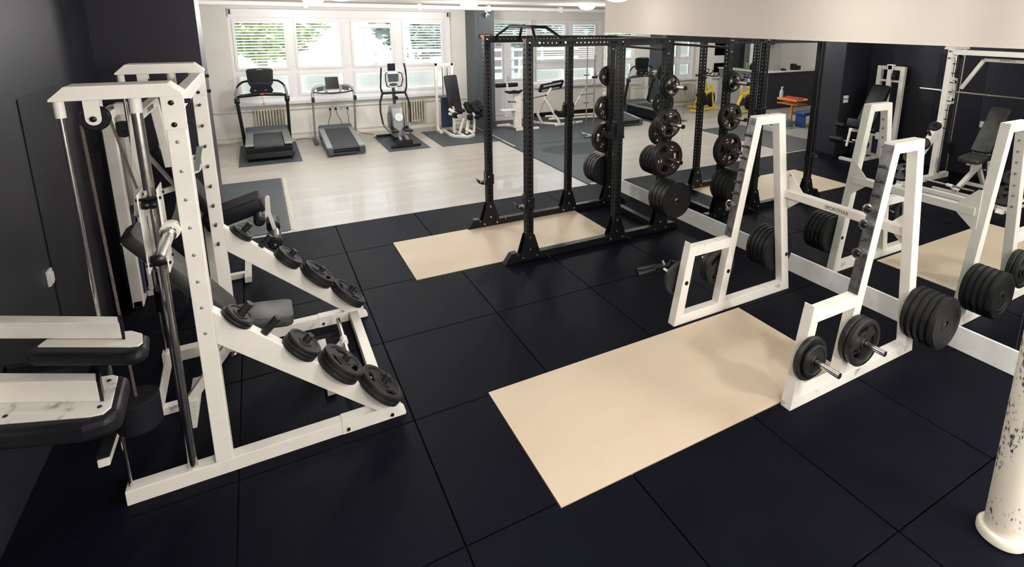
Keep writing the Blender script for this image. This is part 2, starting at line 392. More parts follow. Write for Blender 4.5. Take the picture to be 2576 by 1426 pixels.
MB().box(5.09,5.12, WY+.05,WY+.07, 1.02,1.18).cyl((5.105,WY+.05,1.15),(5.105,WY+.02,1.15),.01,10).box(5.095,5.115,WY+.01,WY+.03,1.05,1.16).build('handle', 'cool_white', dr, bevel=.002)

# mirrors --------------------------------------------------------------------
ms = [(-4.43,-2.545),(-2.545,-.661),(-.661,1.223),(1.223,3.107),(3.107,5.0)]
ml = ['mirror panel nearest the viewer end of the beige wall','mirror panel beside the foreground cream pipe','mirror panel behind the white squat rack','mirror panel left of the squat rack behind the black power rack front half','mirror panel at the far end of the beige wall beside the windows']
for (a,b), l in zip(ms, ml):
    o = MB().box(4.080, 4.0885, a+.0015, b-.0015, .2, 2.415).build('mirror_panel', 'mirror'); tag(o, l, 'mirror', 'wall mirror panels')
# ------------------------------------------------------------------ rubber floor tiles and plywood
plyr = [(.527, 3.0, -.035, 1.022), (.525, 3.0, 2.965, 4.035)]
xs = [-2.0,-1,0,1,2,3,4.066]; ys = [-6.5,-5,-4,-3,-2,-1,0,1,2,3,4,4.95]
g = .004
xn = ['beside the charcoal wall','just left of the smith machine front feet','in the column right of the smith machine','in the second column right of the smith machine','in the third column right of the smith machine','along the mirror strip']
yn = ['at the wall behind the viewer','two rows behind the viewer','one row behind the viewer','two rows nearer than the cream pipe','around the cream pipe foot','in the row just nearer than the near plywood board','in the row of the near plywood board','in the row between the boards next to the near board','in the row between the boards next to the far board','in the row of the far plywood board','in the last row before the laminate floor']
for i in range(len(xs)-1):
    for j in range(len(ys)-1):
        x0,x1,y0,y1 = xs[i]+g, xs[i+1]-g, ys[j]+g, ys[j+1]-g
        poly = [(x0,y0),(x1,y0),(x1,y1),(x0,y1)]
        for (a,b,c,d) in plyr:
            c -= .004; d += .004; a -= .004; b += .004
            if x0 < b-.01 and x1 > a+.01 and y0 < d and y1 > c:
                fx = a <= x0+.01 and b >= x1-.01; fy = c <= y0+.01 and d >= y1-.01
                if fx and fy: poly = None
                elif fx:
                    if c > y0: poly = [(x0,y0),(x1,y0),(x1,c),(x0,c)]
                    else: poly = [(x0,d),(x1,d),(x1,y1),(x0,y1)]
                elif fy:
                    poly = [(x0,y0),(a,y0),(a,y1),(x0,y1)] if a > x0 else [(b,y0),(x1,y0),(x1,y1),(b,y1)]
                elif a > x0:
                    poly = [(x0,y0),(x1,y0),(x1,c),(a,c),(a,y1),(x0,y1)] if c > y0 else [(x0,y0),(a,y0),(a,d),(x1,d),(x1,y1),(x0,y1)]
                break
        if not poly: continue
        o = MB().prism(poly, 'z', -.02, 0).build('rubber_floor_tile', 'rubber', bevel=.003)
        tag(o, 'black rubber floor tile %s, %s' % (xn[i], yn[j]), 'floor tile', 'black rubber floor tiles')
for (a,b,c,d), l in zip(plyr, ['pale plywood board let into the floor beside the white squat rack','pale plywood board let into the floor under the black power rack']):
    o = MB().box(a, b, c, d, -.02, .004).build('plywood_board', 'ply', bevel=.0015); tag(o, l, 'plywood board', 'plywood lifting boards')
def matobj(x0,x1,y0,y1,label,m='rubber_mat',teeth=False,h=.008):
    mb = MB()
    if teeth:
        poly = [(x0,y0)]
        n = int((y1-y0)/.1)
        poly.append((x1,y0))
        for k in range(n):
            y = y0+k*(y1-y0)/n; dy = (y1-y0)/n
            poly += [(x1,y+dy*.25),(x1+.03,y+dy*.25),(x1+.03,y+dy*.75),(x1,y+dy*.75)]
        poly += [(x1,y1),(x0,y1)]
        mb.prism(poly,'z',0,h)
    else: mb.box(x0,x1,y0,y1,0,h)
    return tag(mb.build('rubber_mat', m, bevel=.002), label, 'mat', 'rubber mats on the laminate')
matobj(-1.13,-.10,8.68,10.55,'dark rubber mat under the black-console treadmill')
matobj(1.47,2.31,8.68,10.3,'dark rubber mat under the elliptical trainer')
matobj(2.55,3.9,8.65,10.35,'wide dark rubber mat under the white leg machine')
matobj(-1.98,-.53,5.02,7.62,'grey interlocking mat with a toothed edge beside the charcoal partition', teeth=True)
matobj(3.87,6.6,5.05,8.0,'large grey rubber mat running from the mirror end', 'rubber_mat')
matobj(3.95,9.3,8.02,10.9,'large grey rubber mat under the white benches by the balcony door','rubber_mat')
matobj(6.63,9.3,5.05,8.0,'large grey rubber mat in the far side corner','rubber_mat')
o = MB().prism([(5.0+.75*math.cos(a)*(1+.12*math.sin(3*a)), 7.2+.5*math.sin(a)*(1+.1*math.cos(5*a))) for a in [k*2*PI/40 for k in range(40)]],'z',.0085,.0095).build('rubber_patch', mat('darker_rubber',(.03,.036,.042),.75)); tag(o,'irregular darker patch on the grey rubber mat','mat')  # flat darker outline laid over the mat

# ------------------------------------------------------------------ weight plates
def polar(bands, t, n=60):
    """bands: (r0, r1, frac thickness, hole test or None)"""
    mb = MB(); B = len(bands)
    def H(i, k):
        if i < 0 or i >= B: return 0
        b = bands[i]
        if b[3] and b[3](((k+.5)/n)*360 % 360): return 0
        return b[2]*t/2
    def P(r, k, z): a = 2*PI*k/n; return (r*math.cos(a), r*math.sin(a), z + t/2)
    for i, (r0, r1, fr, hf) in enumerate(bands):
        for k in range(n):
            h = H(i,k)
            if h <= 0: continue
            mb.add([P(r0,k,h),P(r1,k,h),P(r1,k+1,h),P(r0,k+1,h)],[(0,1,2,3)])
            mb.add([P(r0,k,-h),P(r1,k,-h),P(r1,k+1,-h),P(r0,k+1,-h)],[(3,2,1,0)])
            for (ni, r) in ((i-1,r0),(i+1,r1)):
                h2 = H(ni,k)
                if h2 < h:
                    if h2 == 0: mb.add([P(r,k,-h),P(r,k+1,-h),P(r,k+1,h),P(r,k,h)],[(0,1,2,3)])
                    else:
                        mb.add([P(r,k,h2),P(r,k+1,h2),P(r,k+1,h),P(r,k,h)],[(0,1,2,3)])
                        mb.add([P(r,k,-h2),P(r,k+1,-h2),P(r,k+1,-h),P(r,k,-h)],[(3,2,1,0)])
            for (nk, kk) in ((k-1,k),(k+1,k+1)):
                if H(i, nk % n) == 0: mb.add([P(r0,kk,-h),P(r1,kk,-h),P(r1,kk,h),P(r0,kk,h)],[(0,1,2,3)])
    return mb
def plate(kind, r, t, line=None):
    """builds one plate at the origin, axis +z, returns its root"""
    b = .026
    if kind == 'solid':
        bands = [(b,.045,1,None),(.045,r*.78,.5,None),(r*.78,r*.82,.8,None),(r*.82,r*.97,1,None),(r*.97,r,.7,None)]; m = 'plate_iron'
    elif kind == 'grip':
        hf = lambda a: (a % 120) < 62
        bands = [(b,.05,1,None),(.05,r*.47,.5,None),(r*.47,r*.70,.5,hf),(r*.70,r*.78,.5,None),(r*.78,r*.82,.85,None),(r*.82,r*.97,1,None),(r*.97,r,.75,None)]; m = 'plate_iron'
    elif kind == 'tri':
        hf = lambda a: (a % 120) < 42
        bands = [(b,.055,1,None),(.055,r*.42,.55,None),(r*.42,r*.78,.55,hf),(r*.78,r*.83,.55,None),(r*.83,r*.97,1,None),(r*.97,r,.75,None)]; m = 'plate'
    elif kind == 'rubber':
        bands = [(b,.06,.85,None),(.06,r*.55,.7,None),(r*.55,r*.7,.82,None),(r*.7,r*.94,1,None),(r*.94,r,.6,None)]; m = 'plate'
    elif kind == 'bumper':
        bands = [(.034,r*.3,.9,None),(r*.3,r*.9,.94,None),(r*.9,r*.975,1,None),(r*.975,r,.75,None)]; m = 'plate'
    root = polar(bands, t).build('weight_plate', m, bevel=.002, smooth=True)
    if kind == 'bumper':
        MB().lathe([(.026,-.0),(.034,0),(.034,t),(.026,t),(.026,0)],28).build('hub_ring', 'chrome', root, smooth=True)
    if line:
        L = MB(); z = t*.78 if kind == 'tri' else t
        for zz in (t*.5+t*.275+.0006, t*.5-t*.275-.0006):
            L.tube([(r*.82*math.cos(2*PI*k/48), r*.82*math.sin(2*PI*k/48), zz) for k in range(48)], .0018, 4, closed=True)
            for q in range(3):
                a0 = R(120*q+81)
                L.tube([((.06+(r*.8-.06)*s)*math.cos(a0+d*(.12+.55*s*s)), (.06+(r*.8-.06)*s)*math.sin(a0+d*(.12+.55*s*s)), zz) for s in [i/8 for i in range(9)] for d in (1,)], .0016, 4)
                L.tube([((.06+(r*.8-.06)*s)*math.cos(a0-d*(.12+.55*s*s)), (.06+(r*.8-.06)*s)*math.sin(a0-d*(.12+.55*s*s)), zz) for s in [i/8 for i in range(9)] for d in (1,)], .0016, 4)
        L.build('painted_ring', line, root)
    if kind == 'tri':
        K = MB()
        for q in range(3):
            a = R(120*q+81); x, y, _ = Vector((math.cos(a), math.sin(a), 0)), Vector((-math.sin(a), math.cos(a), 0)), 0
            for rr in (.5, .68):
                c = x*(r*rr)
                for zz, s in ((t*.5+t*.275, 1), (t*.5-t*.275, -1)):
                    K.add([c+y*sx*.018+x*sy*.006+Vector((0,0,zz+s*e)) for e in (0,.001) for sx,sy in ((-1,-1),(1,-1),(1,1),(-1,1))],
                          [(0,1,2,3),(7,6,5,4),(0,4,5,1),(1,5,6,2),(2,6,7,3),(3,7,4,0)])
        K.build('raised_marking', 'mark', root)
    return root
_pc = {}
def put_plate(kind, r, t, p, axis, label, group, line=None, spin=0):
    key = (kind, r, t, line)
    if key not in _pc: o = plate(kind, r, t, line); _pc[key] = o
    else: o = dup(_pc[key])
    z = Vector(axis).normalized(); x, y, z = basis(z)
    m = Matrix((x, y, z)).transposed().to_4x4() @ Matrix.Rotation(R(spin), 4, 'Z')
    o.matrix_world = Matrix.Translation(p) @ m
    o.location = p; o.rotation_euler = m.to_euler()
    return tag(o, label, 'weight plate', group)

# ------------------------------------------------------------------ smith machine
T = .08
sm = thing('smith_machine', (-.8, 1.83, 0), 'white two-post smith machine with sloping plate arms in front of the charcoal wall', 'smith machine')
SF = [(1.09, 'near'), (2.486, 'far')]
nrm = Vector((.707,0,.707))
peg_x = [-.923,-.795,-.632,-.430,-.200]
def bz(x): return .0204-.98*x
for fy, w in SF:
    y0, y1 = fy, fy+T
    MB().box(-1.52,-.42,y0,y1,0,.088).build('base_rail','white',sm,bevel=.004)
    MB().prism([(-.43,-.0),(-.035,0),(-.03,.015),(-.10,.092),(-.43,.092)],'y',y0-.003,y1+.003).build('base_sleeve','white',sm,bevel=.003)
    u = MB().box(-1.105,-1.02,y0,y1,.088,2.2).build('upright','white',sm,bevel=.004)
    MB().prism([(-1.022,1.022),(-.06,.090),(-.215,.090),(-1.022,.825)],'y',y0,y1).build('sloping_arm','white',sm,bevel=.004)
    MB().prism([(-1.522,2.195),(-1.018,2.195),(-1.018,2.212),(-1.072,2.262),(-1.46,2.262),(-1.522,2.205)],'y',y0-.008,y1+.06).build('top_cap','white',sm,bevel=.003)
    MB().box(-1.11,-1.013,y0-.007,y0-.001,2.03,2.2).build('corner_plate','white',sm,bevel=.002)
    MB().cyl((-1.215,fy+.04,.085),(-1.215,fy+.04,2.195),.024,24).build('guide_rod','chrome',sm,smooth=True)
    MB().cyl((-1.215,fy+.04,2.12),(-1.215,fy+.04,2.196),.0265,20).build('rod_collar','white',sm,smooth=True)
    MB().cyl((-1.497,fy+.04,.085),(-1.497,fy+.04,2.196),.0095,14).build('thin_rod','chrome',sm,smooth=True)
    MB().cyl((-1.497,fy+.04,2.115),(-1.497,fy+.04,2.196),.021,20).build('rod_collar','white',sm,smooth=True)
    br = MB()
    for yy in (fy+.008, fy+.068):
        br.prism([(-1.405,2.196),(-1.345,2.196),(-1.345,2.105)]+[(-1.375+.03*math.cos(a),2.105-.03*math.sin(a)) for a in [i*PI/8 for i in range(1,8)]]+[(-1.405,2.105)],'y',yy,yy+.005)
    br.build('pulley_bracket','white',sm)
    wh = MB().lathe([(.008,-.016),(.055,-.016),(.060,-.011),(.050,0),(.060,.011),(.055,.016),(.008,.016)],32,(-1.375,fy+.041,2.105),(0,1,0)).build('pulley_wheel','knob',sm,smooth=True)
    MB().sphere((-1.375,fy+.003,2.105),.014,12,8,(1,.6,1)).build('axle_nut','knob',wh,smooth=True)
    MB().lathe([(.001,0),(.095,0),(.1,.006),(.1,.165),(.095,.171),(.001,.171)],36,(-1.41,fy+.04,.44)).build('counterweight','foam',sm,smooth=True)
    MB().beam((-1.430,fy+.04,2.09),(-1.41,fy+.04,.61),.012,.004).build('cable','strap',sm)
    MB().beam((-1.320,fy+.04,2.09),(-1.262,fy+.04,1.74),.012,.004).build('cable','strap',sm)
    # bolts and pins
    for (bx,bzz) in ((-1.068,2.165),(-1.067,2.055)):
        MB().sphere((bx,fy-.007,bzz),.013,12,8,(1,.6,1)).build('bolt','knob',sm,smooth=True)
        MB().cyl((-1.02,fy+.04,bzz),(-.99,fy+.04,bzz),.012,12).build('bolt','knob',sm,smooth=True)
    for (bx,bzz) in ((-.394,.03),(-.122,.03)):
        MB().cyl((bx,fy-.012,bzz),(bx,fy,bzz),.011,14).build('bolt','knob',sm,smooth=True)
    for k in range(8):
        z = 1.966-k*.152
        if w == 'near': MB().sphere((-1.065,fy,z),.009,12,8,(1,.7,1)).cyl((-1.065,fy+T,z),(-1.065,fy+T+.05,z),.009,12).build('catch_pin','pin',sm,smooth=True)
        else: MB().cyl((-1.065,fy-.05,z),(-1.065,fy+.02,z),.009,12).build('catch_pin','peg',sm,smooth=True)
    for i, x in enumerate(peg_x):
        b = Vector((x, fy+.04, bz(x)))
        MB().cyl(b-nrm*.02, b+nrm*.115, .0235, 20).build('plate_peg','peg',sm,smooth=True,bevel=.003)
        MB().beam(b-nrm*.02+Vector((-.035,0,.035)), b-nrm*.02+Vector((.035,0,-.035)), .06, .012, up=nrm).build('peg_plate','white',sm,bevel=.002)
    # carriage on the guide rod
    ca = MB().box(-1.262,-1.256,fy-.015,fy+.125,1.30,1.72).box(-1.180,-1.174,fy-.015,fy+.125,1.29,1.74)
    cg = ca.build('carriage','white_worn',sm,bevel=.002)
    for (yy,zz) in ((fy,1.69),(fy+.11,1.69),(fy,1.34),(fy+.11,1.34)): MB().cyl((-1.27,yy,zz),(-1.165,yy,zz),.008,10).build('carriage_bolt','knob',cg,smooth=True)
    for zz in (1.66,1.37): MB().lathe([(.006,-.03),(.02,-.03),(.024,-.01),(.02,0),(.024,.01),(.02,.03),(.006,.03)],20,(-1.218,fy-.0,zz),(1,0,0)).build('roller','knob',cg,smooth=True)
    MB().lathe([(.028,-.03),(.044,-.03),(.046,-.01),(.046,.03),(.028,.03),(.028,-.03)],28,(-1.150,fy+.01,1.51),(0,1,0)).build('bar_collar','white',cg,smooth=True)
    MB().beam((-1.135,fy-.075 if w=='far' else fy+.15,1.50),(-1.095,fy-.085 if w=='far' else fy+.16,1.675),.036,.007,up=(0,1,0)).build('catch_hook','silver_green',cg,bevel=.002)
MB().box(-1.09,-1.03,1.09+T,2.486,2.115,2.195).build('top_beam','white',sm,bevel=.004)
ub = MB()
pu = [(-1.285,1.25,1.56),(-1.285,1.51,2.045),(-1.285,2.15,2.045),(-1.285,2.41,1.56)]
for a,b in zip(pu,pu[1:]): ub.beam(a,b,.05,.05,up=(1,0,0))
ubo = ub.build('carriage_yoke','white',sm,bevel=.003)
lettering('SPORTMAR', .042, ubo, Matrix.Translation((-1.2592,1.83,2.045)) @ Matrix.Rotation(R(90),4,'Z') @ Matrix.Rotation(R(90),4,'X'))
MB().cyl((-1.15,.80,1.51),(-1.15,2.90,1.51),.0145,20).build('bar','chrome',sm,smooth=True)
MB().cyl((-1.15,.69,1.51),(-1.15,1.02,1.51),.0255,24).lathe([(.0255,0),(.034,0),(.034,.012),(.0255,.012)],24,(-1.15,1.02,1.51),(0,1,0)).build('bar_sleeve','chrome',sm,smooth=True)
MB().cyl((-1.15,2.64,1.51),(-1.15,2.975,1.51),.0255,24).build('bar_sleeve','chrome',sm,smooth=True)
MB().lathe([(.001,-.012),(.016,-.012),(.027,-.004),(.027,.012),(.001,.012)],20,(-1.15,.686,1.51),(0,1,0)).build('end_cap','knob',sm,smooth=True)
MB().lathe([(.001,-.012),(.016,-.012),(.027,-.004),(.027,.012),(.001,.012)],20,(-1.15,2.979,1.51),(0,-1,0)).build('end_cap','knob',sm,smooth=True)
MB().box(-.185,-.115,1.09+T,2.486,.015,.085).build('front_crossbar','white',sm,bevel=.004)
# plates on the sloping arms
st = {0:('solid',.092,.020,2), 2:('solid',.112,.022,3), 3:('grip',.146,.025,3), 4:('grip',.165,.031,2)}
pn = {0:'uppermost peg',2:'third peg down',3:'fourth peg down',4:'lowest peg'}
for fy, w in SF:
    for i,(kd,r,t,n) in st.items():
        for k in range(n):
            rr = r - (.010 if k == n-1 and i in (0,) else 0)
            p = Vector((peg_x[i], fy+.04, bz(peg_x[i]))) + nrm*(.003+k*(t+.001))
            ps = ['bottom','top'] if n == 2 else ['bottom','middle','top']
            put_plate(kd, rr, t, p, nrm, '%s iron plate on the %s of the %s smith machine arm' % (ps[k], pn[i], 'nearer' if w=='near' else 'farther'), 'iron plates on the smith machine arms', spin=[35,80,20][k]+i*25)

# ------------------------------------------------------------------ incline bench inside the smith machine
be = thing('incline_bench', (-.9, 1.87, 0), 'worn white incline bench with grey pads standing inside the smith machine', 'bench')
BY = 1.86
ax = Vector((.53,0,-.75)).normalized(); ay = Vector((0,1,0)); an = Vector((.75,0,.53)).normalized()
top = Vector((-1.50,BY,1.28)); bot = Vector((-1.02,BY,.60))
def padmb(c0, c1, wid, th, n):
    mb = MB(); d = (c1-c0).normalized(); s = d.cross(n).normalized(); L = (c1-c0).length
    prof = []
    poly = []
    rc = .05
    for (cx,cy,a0) in ((L-rc,wid/2-rc,0),(rc,wid/2-rc,90),(rc,-wid/2+rc,180),(L-rc,-wid/2+rc,270)):
        for q in range(6): a = R(a0+q*18); poly.append((cx+rc*math.cos(a), cy+rc*math.sin(a)))
    lv = [(.0,.92),(.12,1.0),(.75,1.0),(.95,.94),(1.0,.86)]
    cxm = L/2
    for h, sc in lv:
        for (u,v) in poly:
            uu = cxm + (u-cxm)*(1-(1-sc)*.25); vv = v*(1-(1-sc)*.5)
            mb.v.append(tuple(c0 + d*uu + s*vv + n*(h*th)))
    m = len(poly)
    for i in range(len(lv)-1):
        for k in range(m): mb.f.append((i*m+k, i*m+(k+1)%m, (i+1)*m+(k+1)%m, (i+1)*m+k))
    mb.f.append(tuple(range(m-1,-1,-1))); mb.f.append(tuple((len(lv)-1)*m+k for k in range(m)))
    return mb
padmb(top, bot, .27, .075, an).build('backrest','vinyl_grey',be,smooth=True)
MB().beam(top+ax*.05-an*.02, bot-ax*.0-an*.02, .05,.035,up=an).beam(top+ax*.02-an*.003,bot-an*.003,.24,.006,up=an).build('backrest_frame','white',be,bevel=.003)
sn = Vector((.15,0,1)).normalized()
padmb(Vector((-1.0,BY,.535)), Vector((-.63,BY,.49)), .30, .07, sn).build('seat','vinyl_grey',be,smooth=True)
MB().beam((-1.02,BY,.51),(-.66,BY,.47),.045,.03).box(-.84,-.80,BY-.02,BY+.02,.25,.48).build('seat_frame','white',be,bevel=.003)
MB().beam((-1.0,BY,.40),(-.40,BY,.075),.06,.06).build('front_beam','white_worn',be,bevel=.004)
MB().box(-.47,-.41,1.52,2.2,0.0,.055).build('front_foot','white_worn',be,bevel=.004)
MB().beam((-1.02,BY,.50),(-1.02,BY,.34),.06,.06).beam((-1.02,BY,.40),(-1.29,BY,.05),.05,.06).build('rear_strut','white_worn',be,bevel=.004)
MB().beam((-1.46,BY,.05),(-1.36,BY,.43),.045,.045).build('support_strut','white_worn',be,bevel=.004)
MB().box(-1.49,-1.26,BY-.03,BY+.03,0,.055).build('rear_foot','white_worn',be,bevel=.004)
MB().box(-1.30,-1.24,1.6,2.12,0,.05).build('rear_stabiliser','white_worn',be,bevel=.004)
MB().cyl((-1.0,BY-.03,.38),(-1.0,BY-.10,.36),.006,10).sphere((-1.0,BY-.10,.36),.018,12,8).build('adjust_knob','chrome',be,smooth=True)
MB().cyl((-.30,1.56,.17),(-.30,2.24,.17),.0165,20).build('ankle_bar','chrome',be,smooth=True)
MB().cyl((-.30,1.86,.17),(-.30,1.94,.17),.026,18).beam((-.30,1.90,.17),(-.44,1.87,.06),.035).build('ankle_bar_holder','white',be,smooth=True)

# ------------------------------------------------------------------ leg extension machine behind the smith machine
le = thing('leg_extension_machine', (-1.3, 3.8, 0), 'white leg extension machine with black rollers beyond the smith machine', 'gym machine')
MB().box(-1.87,-1.79,3.62,3.70,0,1.80).box(-1.87,-1.79,4.06,4.14,0,1.80).box(-1.87,-1.79,3.70,4.06,1.73,1.80).box(-1.86,-1.80,3.70,4.06,1.50,1.54).box(-1.865,-1.795,3.62,4.14,0,.06).build('stack_frame','white',le,bevel=.004)
MB().box(-1.77,-1.72,3.82,3.90,.06,1.82).box(-1.80,-1.72,3.80,3.92,1.74,1.84).build('rear_post','white',le,bevel=.004)
MB().box(-1.85,-1.78,3.72,4.04,.08,.85).build('weight_stack_shroud','navy',le,bevel=.01)
MB().lathe([(.01,-.02),(.07,-.02),(.075,0),(.07,.02),(.01,.02)],24,(-1.75,3.76,1.62),(0,1,0)).lathe([(.012,-.024),(.022,-.024),(.022,.024),(.012,.024)],16,(-1.75,3.76,1.62),(0,1,0)).build('pulley_wheel','knob',le,smooth=True)
padmb(Vector((-1.60,3.86,1.42)), Vector((-1.22,3.86,.72)), .34, .09, Vector((.88,0,.48)).normalized()).build('backrest','vinyl',le,smooth=True)
MB().beam((-1.62,3.86,1.36),(-1.26,3.86,.70),.05).beam((-1.74,3.86,.95),(-1.45,3.86,1.02),.05).build('backrest_frame','white',le,bevel=.003)
padmb(Vector((-1.24,3.84,.58)), Vector((-.74,3.84,.72)), .32, .15, Vector((-.27,0,1)).normalized()).build('seat','vinyl',le,smooth=True)
MB().beam((-1.25,3.86,.57),(-.72,3.86,.66),.06).beam((-1.25,3.86,.60),(-1.25,3.86,.05),.06).build('seat_frame','white',le,bevel=.003)
for a_,b_ in ((3.44,3.62),(4.02,4.20)): MB().cyl((-.80,a_,.70),(-.80,b_,.70),.05,24).build('thigh_roller','vinyl',le,smooth=True,bevel=.02)
MB().prism([(-.76,.66),(-.70,.70),(-.695,.87),(-.715,.89),(-.735,.87),(-.745,.74)],'y',3.64,3.665).build('side_plate','white',le,bevel=.004)
MB().beam((-.72,3.86,.66),(-.66,3.86,.35),.035,.03).cyl((-.66,3.76,.49),(-.66,3.58,.49),.012,12).build('swing_arm','white',le,bevel=.002)
for a_,b_ in ((3.48,3.74),(3.96,4.22)): MB().cyl((-.69,a_,.44),(-.69,b_,.44),.065,24).build('ankle_roller','vinyl',le,smooth=True,bevel=.02)
MB().cyl((-.69,3.46,.44),(-.69,4.24,.44),.012,12).build('roller_axle','chrome',le,smooth=True)
MB().box(-1.79,-.98,3.83,3.89,.0,.055).build('base_beam','white',le,bevel=.004)
MB().box(-.99,-.93,3.70,4.16,0,.055).build('front_foot','white',le,bevel=.004)
MB().box(-1.15,-1.09,3.54,3.6,.50,.62).beam((-1.12,3.57,.56),(-1.12,3.86,.58),.035).build('side_handle','white',le,bevel=.004)

# ------------------------------------------------------------------ padded machine at the left edge
pm = thing('padded_machine', (-1.85, .9, 0), 'white machine with two black padded arms at the left edge of the view', 'gym machine')
def off(poly, dx, dy): return [(x+dx, y+dy) for x, y in poly]
a1 = [(-1.97,1.226),(-1.373,.906),(-1.392,.985),(-1.94,1.29)]
MB().prism(a1,'z',1.065,1.15).build('arm_beam','white',pm,bevel=.005)
MB().prism([(-1.3725,.9055),(-1.360,.900),(-1.376,.985),(-1.391,.987)],'z',1.062,1.153).build('beam_end_cap','knob',pm)
MB().prism([(-1.69,1.085),(-1.71,1.03),(-1.335,.825),(-1.30,.815),(-1.285,.84),(-1.30,.93),(-1.35,.985)],'z',1.052,1.06).build('mounting_plate','white',pm,bevel=.002)
MB().prism([(-1.72,1.11),(-1.76,1.02),(-1.72,.96),(-1.345,.765),(-1.29,.755),(-1.262,.80),(-1.275,.93),(-1.34,1.0)],'z',.985,1.052).build('arm_pad','vinyl',pm,bevel=.03,seg=4)
a2 = [(-1.97,1.025),(-1.457,.762),(-1.474,.842),(-1.94,1.095)]
MB().prism(a2,'z',.85,.955).build('arm_beam','white',pm,bevel=.005)
MB().prism([(-1.4565,.7615),(-1.443,.756),(-1.458,.842),(-1.473,.844)],'z',.852,.958).build('beam_end_cap','knob',pm)
pl = MB().prism([(-1.97,1.10),(-1.50,.99),(-1.45,.98),(-1.425,.955),(-1.408,.70),(-1.43,.662),(-1.48,.668),(-1.97,.86)],'z',.842,.85).build('mounting_plate','white_worn',pm,bevel=.002)
for (x,y) in ((-1.455,.93),(-1.452,.72),(-1.80,.84)): MB().lathe([(.001,.006),(.007,.005),(.010,0)],14,(x,y,.85)).build('bolt','knob',pl,smooth=True)
MB().prism([(-1.98,1.12),(-1.49,1.02),(-1.415,.985),(-1.385,.95),(-1.37,.67),(-1.41,.625),(-1.50,.62),(-1.98,.80)],'z',.745,.842).build('arm_pad','vinyl',pm,bevel=.03,seg=4)
MB().box(-1.99,-1.94,.55,1.25,1.07,1.14).box(-1.99,-1.94,.55,1.06,.85,.93).box(-1.99,-1.92,.55,.62,0,1.14).build('rear_frame','white',pm,bevel=.005)
MB().box(-1.99,-1.60,.30,.36,0,.05).box(-1.99,-1.93,.30,.62,0,.06).build('base','foam',pm,bevel=.004)
MB().box(-1.60,-1.55,1.075,1.40,.29,.335).build('foot_lever','white',pm,bevel=.004)
MB().box(-1.603,-1.547,1.08,1.39,.336,.352).build('grip_tread','foam',pm,bevel=.003)
MB().box(-1.60,-1.55,1.36,1.40,.335,.75).beam((-1.575,1.38,.75),(-1.90,1.20,.88),.045).build('lever_post','foam',pm)

